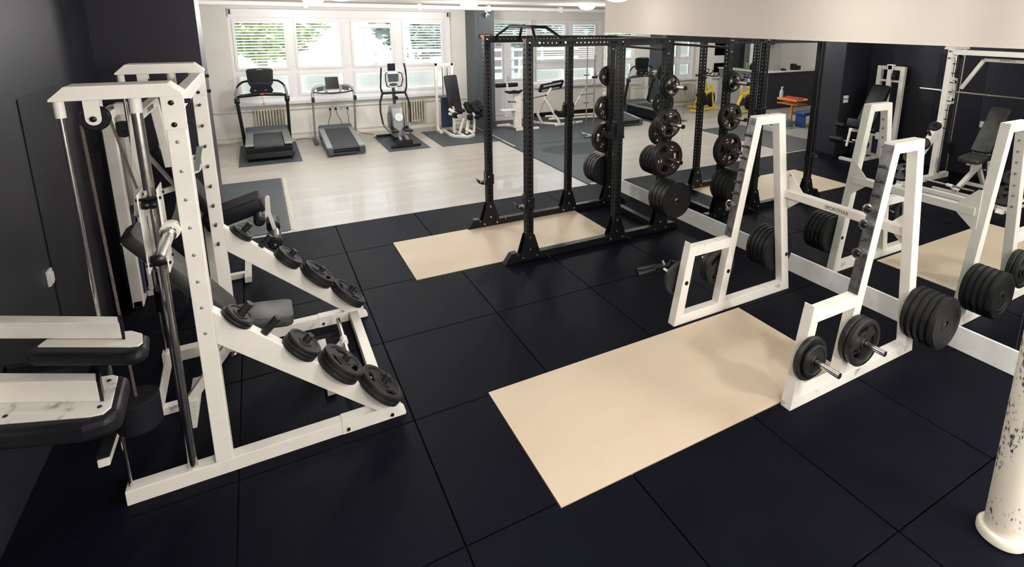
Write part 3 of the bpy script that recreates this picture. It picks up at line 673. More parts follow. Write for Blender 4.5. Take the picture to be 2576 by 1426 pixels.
# ------------------------------------------------------------------ white squat rack
sq = thing('squat_rack', (3.0,.5,0), 'white A-frame squat rack with a lettered crossbar standing over the near plywood board', 'squat rack')
for fy, w in ((-.13,'near'),(1.055,'far')):
    y0, y1 = fy, fy+.08; c = .085
    MB().prism([(2.255,0),(2.272,.088),(3.72,.088),(3.737,0)],'y',y0,y1).build('base_rail','white_worn',sq,bevel=.004)
    # front post, low shelf, slanted post, top, rear post
    MB().prism([(2.2555,.001),(2.345,.001),(2.450,.615),(2.403,.701),(2.388,.705)],'y',y0+.0005,y1-.0005).build('front_post','white',sq,bevel=.004)
    MB().prism([(2.386,.69),(2.394,.742),(2.401,.742),(2.404,.70)],'y',y0+.003,y1-.003).build('post_lip','white',sq,bevel=.002)
    MB().prism([(2.400,.7015),(2.448,.615),(2.857,.615),(2.870,.7015)],'y',y0,y1).build('spotter_shelf','white_worn',sq,bevel=.004)
    MB().prism([(2.768,.085),(2.849,.085),(2.937,.608),(3.136,1.704),(3.068,1.7815),(2.870,.70),(2.857,.62)],'y',y0,y1).build('slanted_post','white',sq,bevel=.004)
    MB().prism([(3.067,1.782),(3.134,1.704),(3.362,1.704),(3.434,1.782)],'y',y0,y1).build('top_rail','white',sq,bevel=.004)
    MB().prism([(3.361,1.704),(3.4335,1.781),(3.7365,0.0),(3.641,.0)],'y',y0+.0004,y1-.0004).build('rear_post','white',sq,bevel=.004)
    # worn steel strip on the front edge
    a = Vector((2.870,fy+.04,.706)); b = Vector((3.064,fy+.04,1.768)); d = (b-a).normalized(); n = Vector((-d.z,0,d.x))
    MB().beam(a+n*.003, b+n*.003, .074, .006, up=n).build('wear_strip','steel_worn',sq,bevel=.001)
    zs = [1.62,1.52,1.42,1.315,1.205,1.105,1.0] ; spool = {'near':(3,4,6),'far':(6,)}[w]
    for k, z in enumerate(zs):
        p = a + d*((z-.706)/d.z) + n*.006
        if k in spool:
            o = MB().lathe([(.017,.0),(.030,.0),(.030,.045),(.037,.055),(.037,.068),(.026,.070),(.024,.06)],24,p,n).build('bar_spool','chrome',sq,smooth=True)
            MB().lathe([(.001,.084),(.014,.082),(.0245,.070),(.0245,.055)],20,p,n).build('spool_plug','knob',o,smooth=True)
        MB().tube([p-d*.006, p-d*.006+n*.045, p-d*.002+n*.055], [.011,.011,.009], 12).box(p.x-.0,p.x+.02,fy+.01,fy+.07,p.z-.012,p.z+.002).build('bar_catch','peg',sq,smooth=True)
    for z in zs:
        p = a + d*((z-.706)/d.z) + n*.006
        MB().cyl(p-n*.085,p-n*.108,.010,10).build('catch_nut','pin',sq,smooth=True)
    for q in (2.37,2.865,3.645):
        s = -1 if w == 'near' else 1
        yb = fy if w == 'near' else fy+.08
        L = .24 if q < 3.5 else .232
        MB().cyl((q,yb-s*.075,.384),(q,yb+s*L,.384),.021,20).build('plate_peg','chrome',sq,smooth=True)
        MB().lathe([(.001,.006),(.019,.004),(.019,-.004)],20,(q,fy if w=='far' else fy+.08,.384),(0,-s,0)).build('peg_plug','knob',sq,smooth=True)
    # gusset at the crossbar
    s = 1 if w == 'near' else -1; yi = fy+.08 if w == 'near' else fy
    poly = [(yi-s*.03,.86),(yi-s*.03,1.215),(yi+s*.0,1.215),(yi+s*.15,1.052),(yi+s*.15,.985),(yi+s*.0,.86)]
    MB().prism(poly,'x',3.586,3.596).build('gusset','white',sq,bevel=.002)
    for z in (.885,1.19):
        x = 3.52+(1.0-z)*.155
        MB().cyl((x-.03,fy+.04,z),(x-.01,fy+.04,z),.009,10).cyl((3.57,fy+.04+s*.05,z),(3.59,fy+.04+s*.05,z),.009,10).build('bolt','chrome',sq,smooth=True)
cb = MB().box(3.53,3.61,-.055,1.06,.983,1.053).build('crossbar','white',sq,bevel=.004)
lettering('SPORTMAR', .044, cb, Matrix.Translation((3.5295,.53,1.018)) @ Matrix.Rotation(R(-90),4,'Z') @ Matrix.Rotation(R(90),4,'X'))

G = 'plates on the squat rack pegs'
Y = -.13
put_plate('solid',.155,.035,(2.37,Y-.006,.384),(0,-1,0),'larger plate on the front peg of the near squat rack frame','plates on the squat rack pegs',spin=10)
put_plate('solid',.115,.028,(2.37,Y-.043,.384),(0,-1,0),'small outermost plate on the front peg of the near squat rack frame',G,spin=50)
put_plate('grip',.177,.045,(2.865,Y-.006,.384),(0,-1,0),'inner black grip plate on the middle peg of the near squat rack frame',G,spin=20)
put_plate('grip',.177,.045,(2.865,Y-.056,.384),(0,-1,0),'outer black grip plate on the middle peg of the near squat rack frame',G,spin=75)
order = ['touching the frame','second from the frame','middle one','second from the outside','outermost']
for k in range(5):
    put_plate('rubber',.208,.046,(3.645,Y-.006-k*.048,.384),(0,-1,0),'thick plate on the rear peg of the near squat rack frame, %s' % order[k],G,spin=k*31)
Y = 1.135
put_plate('solid',.155,.035,(2.37,Y+.006,.384),(0,1,0),'black plate on the front peg of the far squat rack frame',G,spin=10)
put_plate('grip',.177,.045,(2.865,Y+.006,.384),(0,1,0),'inner black grip plate on the middle peg of the far squat rack frame',G,spin=20)
put_plate('grip',.177,.045,(2.865,Y+.056,.384),(0,1,0),'outer black grip plate on the middle peg of the far squat rack frame',G,spin=95)
for k in range(5):
    put_plate('rubber',.208,.046,(3.645,Y+.006+k*.048,.384),(0,1,0),'thick plate on the rear peg of the far squat rack frame, %s' % order[k],G,spin=k*31+9)
# barbell handle attachment hanging on the far front peg
h = thing('cable_handle', (2.33,1.42,.40), 'black two-pronged bar attachment with a star knob beyond the far squat rack frame', 'bar attachment')
bz0 = .39
MB().beam((2.56,1.36,bz0),(2.28,1.40,bz0),.075,.04).build('sleeve_body','knob',h,bevel=.01)
MB().cyl((2.34,1.425,bz0+.008),(2.14,1.46,bz0),.018,16).cyl((2.36,1.375,bz0-.008),(2.11,1.405,bz0-.012),.024,16).build('prong','knob',h,smooth=True)
kb = MB()
kb.prism([(2.42+.05*(1 if i%2 else .62)*math.cos(i*PI/5), bz0+.05+0*.0+.05*(1 if i%2 else .62)*math.sin(i*PI/5)) for i in range(10)],'y',1.30,1.33)
kb.build('star_knob','knob',h,bevel=.003)
MB().cyl((2.36,1.34,bz0+.045),(2.36,1.37,bz0+.075),.014,12).build('lock_pin','chrome',h,smooth=True)

# ------------------------------------------------------------------ black power rack
pr = thing('power_rack', (2.7,3.46,0), 'black six-post power rack with hole-punched uprights over the far plywood board', 'power rack')
def holed(L, w=.08, pitch=.05, r=.0115, first=.05, faces=(0,1,2,3), base=0):
    """square tube along +z, outer size w, round holes in the chosen faces"""
    mb = MB(); h = w/2; n = 8
    for f in range(4):
        rot = Matrix.Rotation(f*PI/2,4,'Z')
        def P(a, z, d=0): return tuple(rot @ Vector((h-d, a, z)))
        zz = 0
        cells = []
        z = first
        while f in faces and z + pitch/2 < L: cells.append(z); z += pitch
        if not cells:
            mb.add([P(-h,0),P(h,0),P(h,L),P(-h,L)],[(0,1,2,3)]); continue
        z0 = cells[0]-pitch/2; z1 = cells[-1]+pitch/2
        mb.add([P(-h,0),P(h,0),P(h,z0),P(-h,z0)],[(0,1,2,3)]); mb.add([P(-h,z1),P(h,z1),P(h,L),P(-h,L)],[(0,1,2,3)])
        for c in cells:
            circ = [(r*math.cos(PI/4*k+PI/8), c+r*math.sin(PI/4*k+PI/8)) for k in range(8)]
            outer = [(h,c),(h,c+pitch/2),(0,c+pitch/2),(-h,c+pitch/2),(-h,c),(-h,c-pitch/2),(0,c-pitch/2),(h,c-pitch/2)]
            vs = [P(*q) for q in circ] + [P(*q) for q in outer] + [P(q[0],q[1],.004) for q in circ]
            fs = []
            for k in range(8):
                # circ k sits between outer k and k+1
                fs.append((k,(k+1)%8,8+(k+1)%8)); fs.append((k,8+(k+1)%8,8+k)) if True else None
                fs.append((k,16+k,16+(k+1)%8,(k+1)%8))
            mb.add(vs, fs)
    mb.add([(-h,-h,0),(h,-h,0),(h,h,0),(-h,h,0),(-h,-h,L),(h,-h,L),(h,h,L),(-h,h,L)],[(0,1,2,3),(4,5,6,7)])
    return mb
PX = [1.75, 2.905, 3.57]; PYn, PYf = 2.89, 4.04
up0 = holed(2.32, first=.06).build('upright','black_metal',pr)
ups = [up0]
for i in range(5):
    c = up0.copy(); COL.objects.link(c); ups.append(c)
k = 0
for y in (PYn, PYf):
    for x in PX:
        o = ups[k]; o.location = (x, y, .08); k += 1
for y, s in ((PYn,-1),(PYf,-1)):
    r0 = MB().prism([(1.43,.0),(1.55,.148),(3.72,.148) if 0 else (1.55,.085),(3.80,.085),(3.87,.03),(3.87,0)],'y',y-.04,y+.04)
    r0 = MB().prism([(1.445,0),(1.53,.115),(1.60,.115),(1.60,.082),(3.80,.082),(3.86,.03),(3.86,0)],'y',y-.04,y+.04).build('base_rail','black_metal',pr,bevel=.003)
    for x in PX:
        gs = MB().prism([(x-.125,.012),(x+.125,.012),(x+.125,.06),(x+.05,.30),(x-.05,.30),(x-.125,.06)],'y',y-.047,y-.0405).prism([(x-.125,.012),(x+.125,.012),(x+.125,.06),(x+.05,.30),(x-.05,.30),(x-.125,.06)],'y',y+.0405,y+.047).build('foot_gusset','black_metal',pr,bevel=.001)
        for (bx,bzz) in ((0,.265),(0,.125),(-.085,.04),(.085,.04)):
            MB().lathe([(.001,.008),(.008,.007),(.013,0)],12,(x+bx,y-.047,bzz),(0,-1,0)).build('bolt','chrome',gs,smooth=True)
    # top beam with see-through holes, laid along x, set between/beside posts
    for (xa,xb) in ((PX[0]+.04,PX[1]-.04),(PX[1]+.04,PX[2]-.04)):
        L = xb-xa
        hb = holed(L, first=.065, faces=(1,3) , r=.013)
        hb.xf(Matrix.Translation((xa,y,2.36)) @ Matrix.Rotation(R(90),4,'Y'))
        hb.build('top_beam','black_metal',pr)
    for x in PX:
        for z in (2.36,2.22) if x > 3 else (2.36,):
            MB().lathe([(.001,.008),(.009,.007),(.014,0)],12,(x,y-.04,z),(0,-1,0)).build('bolt','chrome',pr,smooth=True)
    for x in (1.86,2.165):
        MB().lathe([(.001,.008),(.012,.007),(.018,0)],14,(x,y-.041,2.36),(0,-1,0)).build('bolt','chrome',pr,smooth=True)
# punched side of the base (dark) and cross members
MB().box(3.53,3.61,PYn+.04,PYf-.04,.0,.08).build('rear_base_beam','black_metal',pr,bevel=.003)
MB().box(3.53,3.61,PYn+.04,PYf-.04,2.32,2.40).build('rear_top_beam','black_metal',pr,bevel=.003)
MB().cyl((3.50,PYn-.0,2.27),(3.50,PYf+.0,2.27),.016,16).build('rear_pull_up_bar','black_metal',pr,smooth=True)
mg = MB()
for x, o2 in ((1.86,.0),(2.165,.0)):
    xt = x+ (.06 if x < 2 else -.06)
    mg.tube([(x,PYn+.05,2.35),(x,PYn+.07,2.41),(xt,PYn+.24,2.50),(xt,PYn+.29,2.515),(xt,PYf-.29,2.515),(xt,PYf-.24,2.50),(x,PYf-.07,2.41),(x,PYf-.05,2.35)],.0165,14)
    for y in (PYn+.045,PYf-.045): mg.box(x-.03,x+.03,y-.005,y+.005,2.325,2.395)
for y in (PYn+.30,PYf-.30,3.465): mg.cyl((1.92,y,2.515),(2.105,y,2.515),.0155,14)
mg.build('multi_grip_bar','black_metal',pr,smooth=True)
# band pins low on the base rail and pegs
for x in (1.93,3.02): MB().cyl((x,PYn-.04,.05),(x,PYn-.17,.05),.005,8).build('band_pin','peg',pr,smooth=True)
for x in (1.95,): MB().cyl((x,PYf-.04,.09),(x-.03,PYf-.14,.09),.005,8).build('band_pin','peg',pr,smooth=True)
zp = [.49,.965,1.395,1.845]
for y, s in ((PYn,-1),(PYf,1)):
    for i, z in enumerate(zp):
        b = Vector((3.57,y+s*.04,z))
        o = MB().cyl(b,b+Vector((0,s*.31,0)),.0245,20).build('plate_peg','chrome',pr,smooth=True)
        MB().box(3.54,3.60,y+s*.04,y+s*.048,z-.06,z+.06).build('peg_plate','black_metal',o,bevel=.001)
        MB().cyl(b+Vector((0,s*.306,0)),b+Vector((0,s*.32,0)),.026,20).build('peg_cap','knob',o,smooth=True)
    sd = 'nearer' if s < 0 else 'farther'
    Gp = 'plates on the power rack pegs'
    yy = y+s*.049
    for k in range(4):
        put_plate('bumper',.225,.068,(3.57,yy+s*.07*k,zp[0]),(0,s,0),'smooth bumper plate, lowest peg of the %s rear post, %s' % (sd,['touching the post','second from the post','second from the outside','outermost'][k]),Gp,spin=k*20)
    for k in range(2):
        put_plate('tri',.22,.042,(3.57,yy+s*.045*k,zp[1]),(0,s,0),'big red-ringed grip plate, second peg up, %s rear rack post, %s one' % (sd,['inner','outer'][k]),Gp,'red_line',spin=-12+k*0)
    for k in range(2):
        put_plate('tri',.178,.038,(3.57,yy+s*.041*k,zp[2]),(0,s,0),'middle-sized grip plate, third peg up, %s rear rack post, %s one' % (sd,['inner','outer'][k]),Gp,'gold_line',spin=5)
    for k,(r,l) in enumerate(((.142,'largest innermost'),(.130,'middle'),(.112,'smallest outermost'))):
        put_plate('tri',r,.028,(3.57,yy+s*.031*k,zp[3]),(0,s,0),'small gold-ringed grip plate, top peg, %s rear rack post, %s one' % (sd,l),Gp,'gold_line',spin=30+k*12)
# J hooks: liftable, each its own thing
def jhook(x, y, z, label, s=-1, big=False):
    """front of the hook points to -x"""
    o = thing('j_hook', (x,y,z), label, 'j-hook', 'j-hooks on the power rack')
    X = x+s*.04
    if big:
        MB().box(x-.048,x+.048,y-.052,y-.042,z-.02,z+.15).box(X+s*.004,X+s*.016,y-.05,y+.05,z-.03,z+.15).box(x+.042,x+.056,y-.05,y+.05,z+.09,z+.13).box(x+.042,x+.056,y-.05,y+.05,z-.05,z-.01).build('bracket','knob',o,bevel=.003)
        MB().prism([(X+s*.015,z+.13),(X+s*.045,z+.11),(X+s*.05,z+.03),(X+s*.10,z+.015),(X+s*.15,z+.055),(X+s*.175,z+.045),(X+s*.17,z+.01),(X+s*.11,z-.045),(X+s*.015,z-.05)],'y',y-.03,y+.03).build('hook','foam',o,bevel=.008)
    else:
        MB().box(X+s*.003,X+s*.012,y-.045,y+.045,z,z+.15).box(x-.044,x+.05,y-.051,y-.042,z+.03,z+.12).box(x+.042,x+.052,y-.045,y+.045,z-.01,z+.07).build('bracket','knob',o,bevel=.002)
        MB().prism([(X+s*.01,z+.04),(X+s*.05,z+.03),(X+s*.09,z+.045),(X+s*.115,z+.075),(X+s*.125,z+.07),(X+s*.11,z+.02),(X+s*.06,z-.005),(X+s*.01,z-.005)],'y',y-.035,y+.035).build('hook','knob',o,bevel=.003)
        MB().lathe([(.001,.006),(.008,.005),(.011,0)],12,(X+s*.03,y-.035,z+.015),(0,-1,0)).build('bolt','chrome',o,smooth=True)
        MB().lathe([(.001,.006),(.008,.005),(.011,0)],12,(X+s*.085,y-.035,z+.03),(0,-1,0)).build('bolt','chrome',o,smooth=True)
        MB().lathe([(.001,.006),(.008,.005),(.011,0)],12,(x-.02,y-.051,z+.09),(0,-1,0)).build('bolt','chrome',o,smooth=True)
jhook(PX[0],PYn,.60,'small black j-hook low on the near front post of the power rack')
jhook(PX[0],PYf,.57,'small black j-hook low on the far front post of the power rack')
jhook(PX[1],PYf,1.38,'thick padded black j-hook on the far middle post of the power rack', big=True)
jhook(PX[1],PYn,1.31,'thick padded black j-hook on the near middle post of the power rack', big=True)

# ------------------------------------------------------------------ chipped cream pipe column, right foreground
pc = thing('pipe_column', (2.44,-1.27,0), 'cream pipe column with chipped black flecks in the right foreground', 'column')
MB().lathe([(.078,.03),(.078,2.9)],40,(2.44,-1.27,0)).build('pipe','chipped',pc,smooth=True)
MB().lathe([(.001,0),(.098,0),(.106,.008),(.106,.040),(.098,.052),(.085,.05),(.079,.056)],40,(2.44,-1.27,0)).build('foot_collar','chipped',pc,smooth=True)

# ------------------------------------------------------------------ treadmills
def arc(c, r, a0, a1, n, plane='xz', y=0):
    return [(c[0]+r*math.cos(R(a0+(a1-a0)*i/n)), y, c[1]+r*math.sin(R(a0+(a1-a0)*i/n))) for i in range(n+1)]
t1 = thing('treadmill', (-.62,9.6,0), 'treadmill with a large black screen console and silver side rails on a dark mat', 'treadmill', 'treadmills by the window')
MB().prism([(8.98,.05),(8.94,.10),(8.94,.24),(9.0,.285),(10.35,.285),(10.35,.06)],'x',-.99,-.235).build('deck','foam',t1,bevel=.01)
MB().box(-.855,-.37,8.97,10.30,.286,.292).cyl((-.855,8.985,.262),(-.37,8.985,.262),.028,16).build('running_belt','belt',t1,smooth=True)
for x0,x1 in ((-1.0,-.865),(-.36,-.225)):
    o = MB().box(x0,x1,9.03,10.32,.285,.318).build('side_rail','silver_green',t1,bevel=.01)
    MB().box(x0-.002,x1+.002,8.955,9.05,.282,.32).build('rail_tip','silver',o,bevel=.012)
MB().prism([(10.20,.28),(10.24,.36),(10.40,.40),(10.66,.36),(10.74,.20),(10.74,.06),(10.20,.06)],'x',-1.0,-.225).build('motor_hood','slate',t1,bevel=.03,seg=3)
MB().box(-1.02,-.205,8.93,9.02,.05,.16).build('end_cap','knob',t1,bevel=.015)
for x in (-.95,-.28): MB().cyl((x-.03,9.05,.028),(x+.03,9.05,.028),.028,16).cyl((x-.03,10.6,.028),(x+.03,10.6,.028),.028,16).build('foot_wheel','knob',t1,smooth=True)
for s,xb,xt in ((-1,-1.035,-1.08),(1,-.205,-.20)):
    MB().beam((xb,10.42,.05),(xt,10.15,.97),.055,.075).build('upright','knob',t1,bevel=.01)
    MB().lathe([(.001,-.045),(.05,-.045),(.057,-.035),(.057,.035),(.05,.045),(.001,.045)],24,(xt,10.14,.985),(1,0,0)).build('joint_disc','knob',t1,smooth=True)
    xm = -.64
    MB().tube([(xt,10.14,1.0),(xt,10.13,1.12),(xt-s*.01,10.12,1.2),(xt-s*.06,10.12,1.30),(xt-s*.13,10.12,1.355),(xt-s*.26,10.13,1.375)],[.03,.028,.022,.019,.019,.019],14).build('handlebar','silver' if 1 else '',t1,smooth=True)
    MB().tube([(xt-s*.02,10.12,1.235),(xt-s*.06,10.12,1.30),(xt-s*.13,10.12,1.355),(xt-s*.26,10.13,1.375)],.0205,14).build('grip','foam',t1,smooth=True)
MB().tube([(-1.07,10.11,1.06),(-.99,10.06,1.085),(-.64,10.02,1.12),(-.29,10.06,1.085),(-.21,10.11,1.06)],[.02,.034,.042,.034,.02],14).build('front_bar','knob',t1,smooth=True)
MB().prism([(-.80,1.11),(-.48,1.11),(-.43,1.17),(-.48,1.30),(-.80,1.30),(-.85,1.17)],'y',10.06,10.12).build('console_base','foam',t1,bevel=.015)
cs = MB().prism([(-.83,1.26),(-.45,1.26),(-.42,1.33),(-.405,1.565),(-.43,1.60),(-.64,1.615),(-.85,1.60),(-.875,1.565),(-.86,1.33)],'y',10.10,10.16).build('console','knob',t1,bevel=.015)
MB().prism([(-.83,1.34),(-.45,1.34),(-.44,1.57),(-.84,1.57)],'y',10.094,10.099).build('screen','screen',cs)
MB().box(-.69,-.59,10.093,10.098,1.585,1.60).build('badge','silver',cs)
b_ = MB()
for i in range(4): b_.cyl((-.76+i*.022+(.14 if i>1 else 0),10.05,1.185),(-.76+i*.022+(.14 if i>1 else 0),10.056,1.185),.007,10)
b_.build('button','mark',cs)
MB().box(-.67,-.61,9.975,10.0,1.105,1.13).build('stop_button','red',t1,bevel=.005)
MB().cyl((-.64,9.985,1.10),(-.625,9.98,.94),.003,6).build('safety_cord','cable',t1)
MB().prism([(-.64,.90),(-.61,.90),(-.605,.925),(-.625,.95),(-.645,.925)],'y',9.97,9.985).build('safety_key','red',t1,bevel=.003)

t2 = thing('treadmill', (.68,9.5,0), 'slimmer grey treadmill with a small tablet console standing straight on the laminate', 'treadmill', 'treadmills by the window')
MB().prism([(8.76,.03),(8.76,.15),(10.22,.29),(10.22,.16)],'x',.40,.97).build('deck','slate',t2,bevel=.01)
MB().add([(.45,8.80,.160),(.92,8.80,.160),(.92,10.12,.287),(.45,10.12,.287),(.45,8.80,.150),(.92,8.80,.150),(.92,10.12,.277),(.45,10.12,.277)],[(0,1,2,3),(7,6,5,4),(0,4,5,1),(1,5,6,2),(2,6,7,3),(3,7,4,0)]).build('running_belt','belt',t2)
for x0,x1 in ((.345,.445),(.925,1.025)):
    MB().prism([(8.80,.10),(8.80,.178),(10.2,.312),(10.2,.22)],'x',x0,x1).build('side_rail','silver',t2,bevel=.008)
    MB().box(x0-.008,x1+.008,8.72,8.83,.02,.172).build('end_cap','slate',t2,bevel=.02)
MB().box(.44,.93,8.74,8.80,.075,.105).box(.44,.93,8.74,8.80,.125,.15).build('rear_grille','foam',t2,bevel=.004)
MB().prism([(10.16,.20),(10.18,.335),(10.30,.36),(10.50,.30),(10.52,.06),(10.16,.06)],'x',.36,1.01).build('motor_hood','slate',t2,bevel=.02,seg=3)
for x in (.27,1.09):
    MB().beam((x,10.30,.03),(x-.0,10.12,.95),.04,.06).build('upright','silver',t2,bevel=.008)
    MB().box(x-.04,x+.04,9.95,10.55,0,.06).build('foot','slate',t2,bevel=.01)
    s = 1 if x > .6 else -1
    MB().box(x-.028,x+.028,9.96,10.10,.90,1.0).build('grip_end','knob',t2,bevel=.012)
    MB().tube([(x,10.06,.96),(x,10.10,1.05),(x-s*.03,10.12,1.15),(x-s*.10,10.13,1.20),(x-s*.22,10.13,1.215)],[.022,.026,.03,.032,.03],12).build('handle_arm','silver',t2,smooth=True)
MB().tube([(.29,10.08,1.10),(.42,10.07,1.075),(.68,10.06,1.06),(.94,10.07,1.075),(1.07,10.08,1.10)],.014,10).build('front_bar','knob',t2,smooth=True)
MB().prism([(.36,1.10),(.50,1.12),(.50,1.22),(.38,1.20)],'y',10.09,10.13).build('tray','slate',t2,bevel=.01)
MB().prism([(1.0,1.10),(.86,1.12),(.86,1.22),(.98,1.20)],'y',10.09,10.13).build('tray','slate',t2,bevel=.01)
MB().prism([(.52,1.06),(.84,1.06),(.86,1.24),(.50,1.24)],'y',10.07,10.12).build('console','silver',t2,bevel=.012)
MB().prism([(.58,1.085),(.78,1.085),(.80,1.13),(.56,1.13)],'y',10.064,10.069).build('keypad','dumb_red' if 0 else 'mark',t2)
tb = MB().add([(.535,10.05,1.16),(.80,10.05,1.16),(.79,10.11,1.40),(.535,10.11,1.40),(.535,10.065,1.156),(.80,10.065,1.156),(.79,10.125,1.396),(.535,10.125,1.396)],[(0,1,2,3),(7,6,5,4),(0,4,5,1),(1,5,6,2),(2,6,7,3),(3,7,4,0)]).build('tablet','screen',t2,bevel=.003)

# ------------------------------------------------------------------ elliptical trainer
el = thing('elliptical_trainer', (1.85,9.5,0), 'grey and black elliptical trainer with tall moving arms on a dark mat', 'elliptical trainer')
EX = 1.86
MB().box(EX-.30,EX+.31,8.90,8.96,.01,.06).build('rear_stabiliser','knob',el,bevel=.012)
MB().box(EX-.36,EX+.30,10.14,10.20,.01,.06).build('front_stabiliser','knob',el,bevel=.012)
MB().beam((EX,8.96,.10),(EX,10.15,.08),.10,.06).box(EX-.16,EX+.16,8.95,9.12,.05,.13).build('main_rail','knob',el,bevel=.008)
for x in (EX-.07,EX+.07): MB().beam((x,9.02,.14),(x,9.62,.30),.055,.03).build('roller_track','silver',el,bevel=.004)
bd = MB(); bd.prism([(9.45,.10),(9.50,.55),(9.60,.72),(9.75,.80),(9.90,.74),(10.02,.55),(10.10,.12)],'x',EX-.12,EX+.12)
bd.build('body_shell','silver',el,bevel=.04,seg=4)
MB().lathe([(.01,-.15),(.17,-.15),(.2,-.12),(.2,.12),(.17,.15),(.01,.15)],32,(EX,9.72,.46),(1,0,0)).build('drive_disc','slate',el,smooth=True)
MB().lathe([(.01,0),(.085,0),(.085,.012),(.01,.015)],24,(EX,9.44,.55),(0,-1,.2)).build('front_badge','cool_white',el,smooth=True)
MB().beam((EX,9.78,.75),(EX,9.84,1.18),.06,.075).build('mast','knob',el,bevel=.012)
MB().lathe([(.001,-.03),(.045,-.03),(.045,.03),(.001,.03)],20,(EX+.03,9.77,.92),(0,1,0)).build('bottle_holder','knob',el,smooth=True)
MB().cyl((EX-.25,9.80,1.03),(EX+.25,9.80,1.03),.028,16).build('pivot_bar','knob',el,smooth=True)
for s,dz in ((-1,-.06),(1,.02)):
    x = EX+s*.24
    MB().tube([(x,9.80,1.03),(x+s*.035,9.78,1.15),(x+s*.03,9.74,1.36+dz),(x+s*.02,9.74,1.50+dz),(x-s*.0,9.76,1.64+dz)],[.022,.017,.015,.019,.019],12).build('moving_arm','knob',el,smooth=True)
    MB().tube([(x,9.80,1.03),(x+s*.06,9.78,.85),(x+s*.075,9.74,.65),(x+s*.05,9.66,.38)],[.024,.02,.018,.018],12).build('lower_arm','knob',el,smooth=True)
    MB().beam((x+s*.03,9.68,.36),(x-s*.06,9.25,.24),.05,.05).build('pedal_lever','silver',el,bevel=.006)
    MB().prism([(x-s*.02,9.15),(x-s*.17,9.15),(x-s*.18,9.50),(x-s*.05,9.54)],'z',.27-.0,.31).box(x-.04-s*.09,x+.04-s*.09,9.40,9.55,.30,.35).build('pedal','knob',el,bevel=.01)
MB().prism([(EX-.12,1.17),(EX-.07,1.14),(EX+.07,1.14),(EX+.12,1.17),(EX+.13,1.45),(EX+.09,1.48),(EX-.09,1.48),(EX-.13,1.45)],'y',9.78,9.84).build('console','cool_white',el,bevel=.02)
MB().prism([(EX-.10,1.27),(EX+.10,1.27),(EX+.11,1.44),(EX-.11,1.44)],'y',9.772,9.779).prism([(EX-.09+.09*(1-math.cos(a)) if 0 else EX+.09*math.cos(a), 1.21+.035*math.sin(a)) for a in [i*PI/8 for i in range(16)]],'y',9.772,9.779).build('console_screen','slate',el)
MB().box(EX-.10,EX+.06,9.80,9.82,1.50,1.66).build('tablet','screen',el,bevel=.008)
for s in (-1,1): MB().tube([(EX+s*.12,9.80,1.47),(EX+s*.17,9.72,1.45),(EX+s*.18,9.68,1.32),(EX+s*.15,9.72,1.18),(EX+s*.08,9.80,1.16)],.012,10).build('fixed_handle','knob',el,smooth=True)

# ------------------------------------------------------------------ white leg machine with many pads
lm = thing('leg_machine', (3.2,9.8,0), 'white multi-pad leg machine with a navy shroud beside the slate pillar', 'gym machine')
MB().box(2.90,2.96,10.22,10.28,0,1.60).box(3.28,3.34,10.22,10.28,0,1.60).box(2.90,3.34,10.22,10.28,1.54,1.60).box(3.09,3.13,10.22,10.26,1.3,1.55).box(2.90,2.96,9.95,10.28,0,.06).build('stack_frame','white',lm,bevel=.004)
MB().box(3.0,3.25,10.12,10.20,.10,.82).build('weight_stack_shroud','navy',lm,bevel=.01)
for x in (3.06,3.18): MB().cyl((x,10.17,.8),(x,10.17,1.5),.012,10).build('guide_rod','chrome',lm,smooth=True)
padmb(Vector((3.17,9.98,1.34)), Vector((3.22,9.80,.58)), .30, .06, Vector((0,-1,.2)).normalized()).build('backrest','vinyl',lm,smooth=True)
padmb(Vector((3.22,9.85,.50)), Vector((3.24,9.50,.54)), .26, .07, Vector((0,.1,1)).normalized()).build('seat','vinyl',lm,smooth=True)
for i,(x,y,z) in enumerate(((3.16,9.62,.72),(3.42,9.70,.70),(3.55,9.62,.70),(3.70,9.75,.72))):
    o = padmb(Vector((x,y,z)), Vector((x+.05,y-.22,z-.20)), .14, .07, Vector((.3,-.5,.8)).normalized()).build('thigh_pad','vinyl',lm,smooth=True)
    MB().beam((x-.02,y+.02,z-.05),(x+.03,y-.2,z-.25),.10,.02).build('pad_plate','white',o,bevel=.003)
for i,(x,y,z) in enumerate(((3.10,9.55,.50),(3.40,9.42,.45),(3.60,9.5,.44),(3.72,9.55,.47))):
    MB().beam((x,y,z),(x+.02,y-.12,z-.02),.10,.12).build('shin_pad','vinyl',lm,bevel=.02)
for a,b in (((3.12,9.6,.06),(3.12,9.6,.62)),((3.22,9.55,.05),(3.30,9.45,.40)),((3.35,9.42,.06),(3.42,9.45,.42)),((3.55,9.5,.06),(3.58,9.52,.42)),((3.30,9.35,.20),(3.45,9.30,.10)),((3.10,9.5,.55),(3.02,9.62,.62)),((3.0,9.6,.52),(3.10,9.58,.50))): MB().beam(a,b,.045,.055).build('lever_arm','white',lm,bevel=.005)
for a,b in (((3.04,10.2,.03),(3.04,9.60,.03)),((3.02,9.62,.03),(3.06,9.42,.03)),((3.06,9.42,.03),(3.30,9.20,.03)),((3.30,9.20,.03),(3.48,9.33,.03)),((3.48,9.33,.03),(3.58,9.75,.03)),((3.25,10.2,.03),(3.25,9.3,.03))): MB().beam(a,b,.06,.055).build('base_tube','white',lm,bevel=.005)

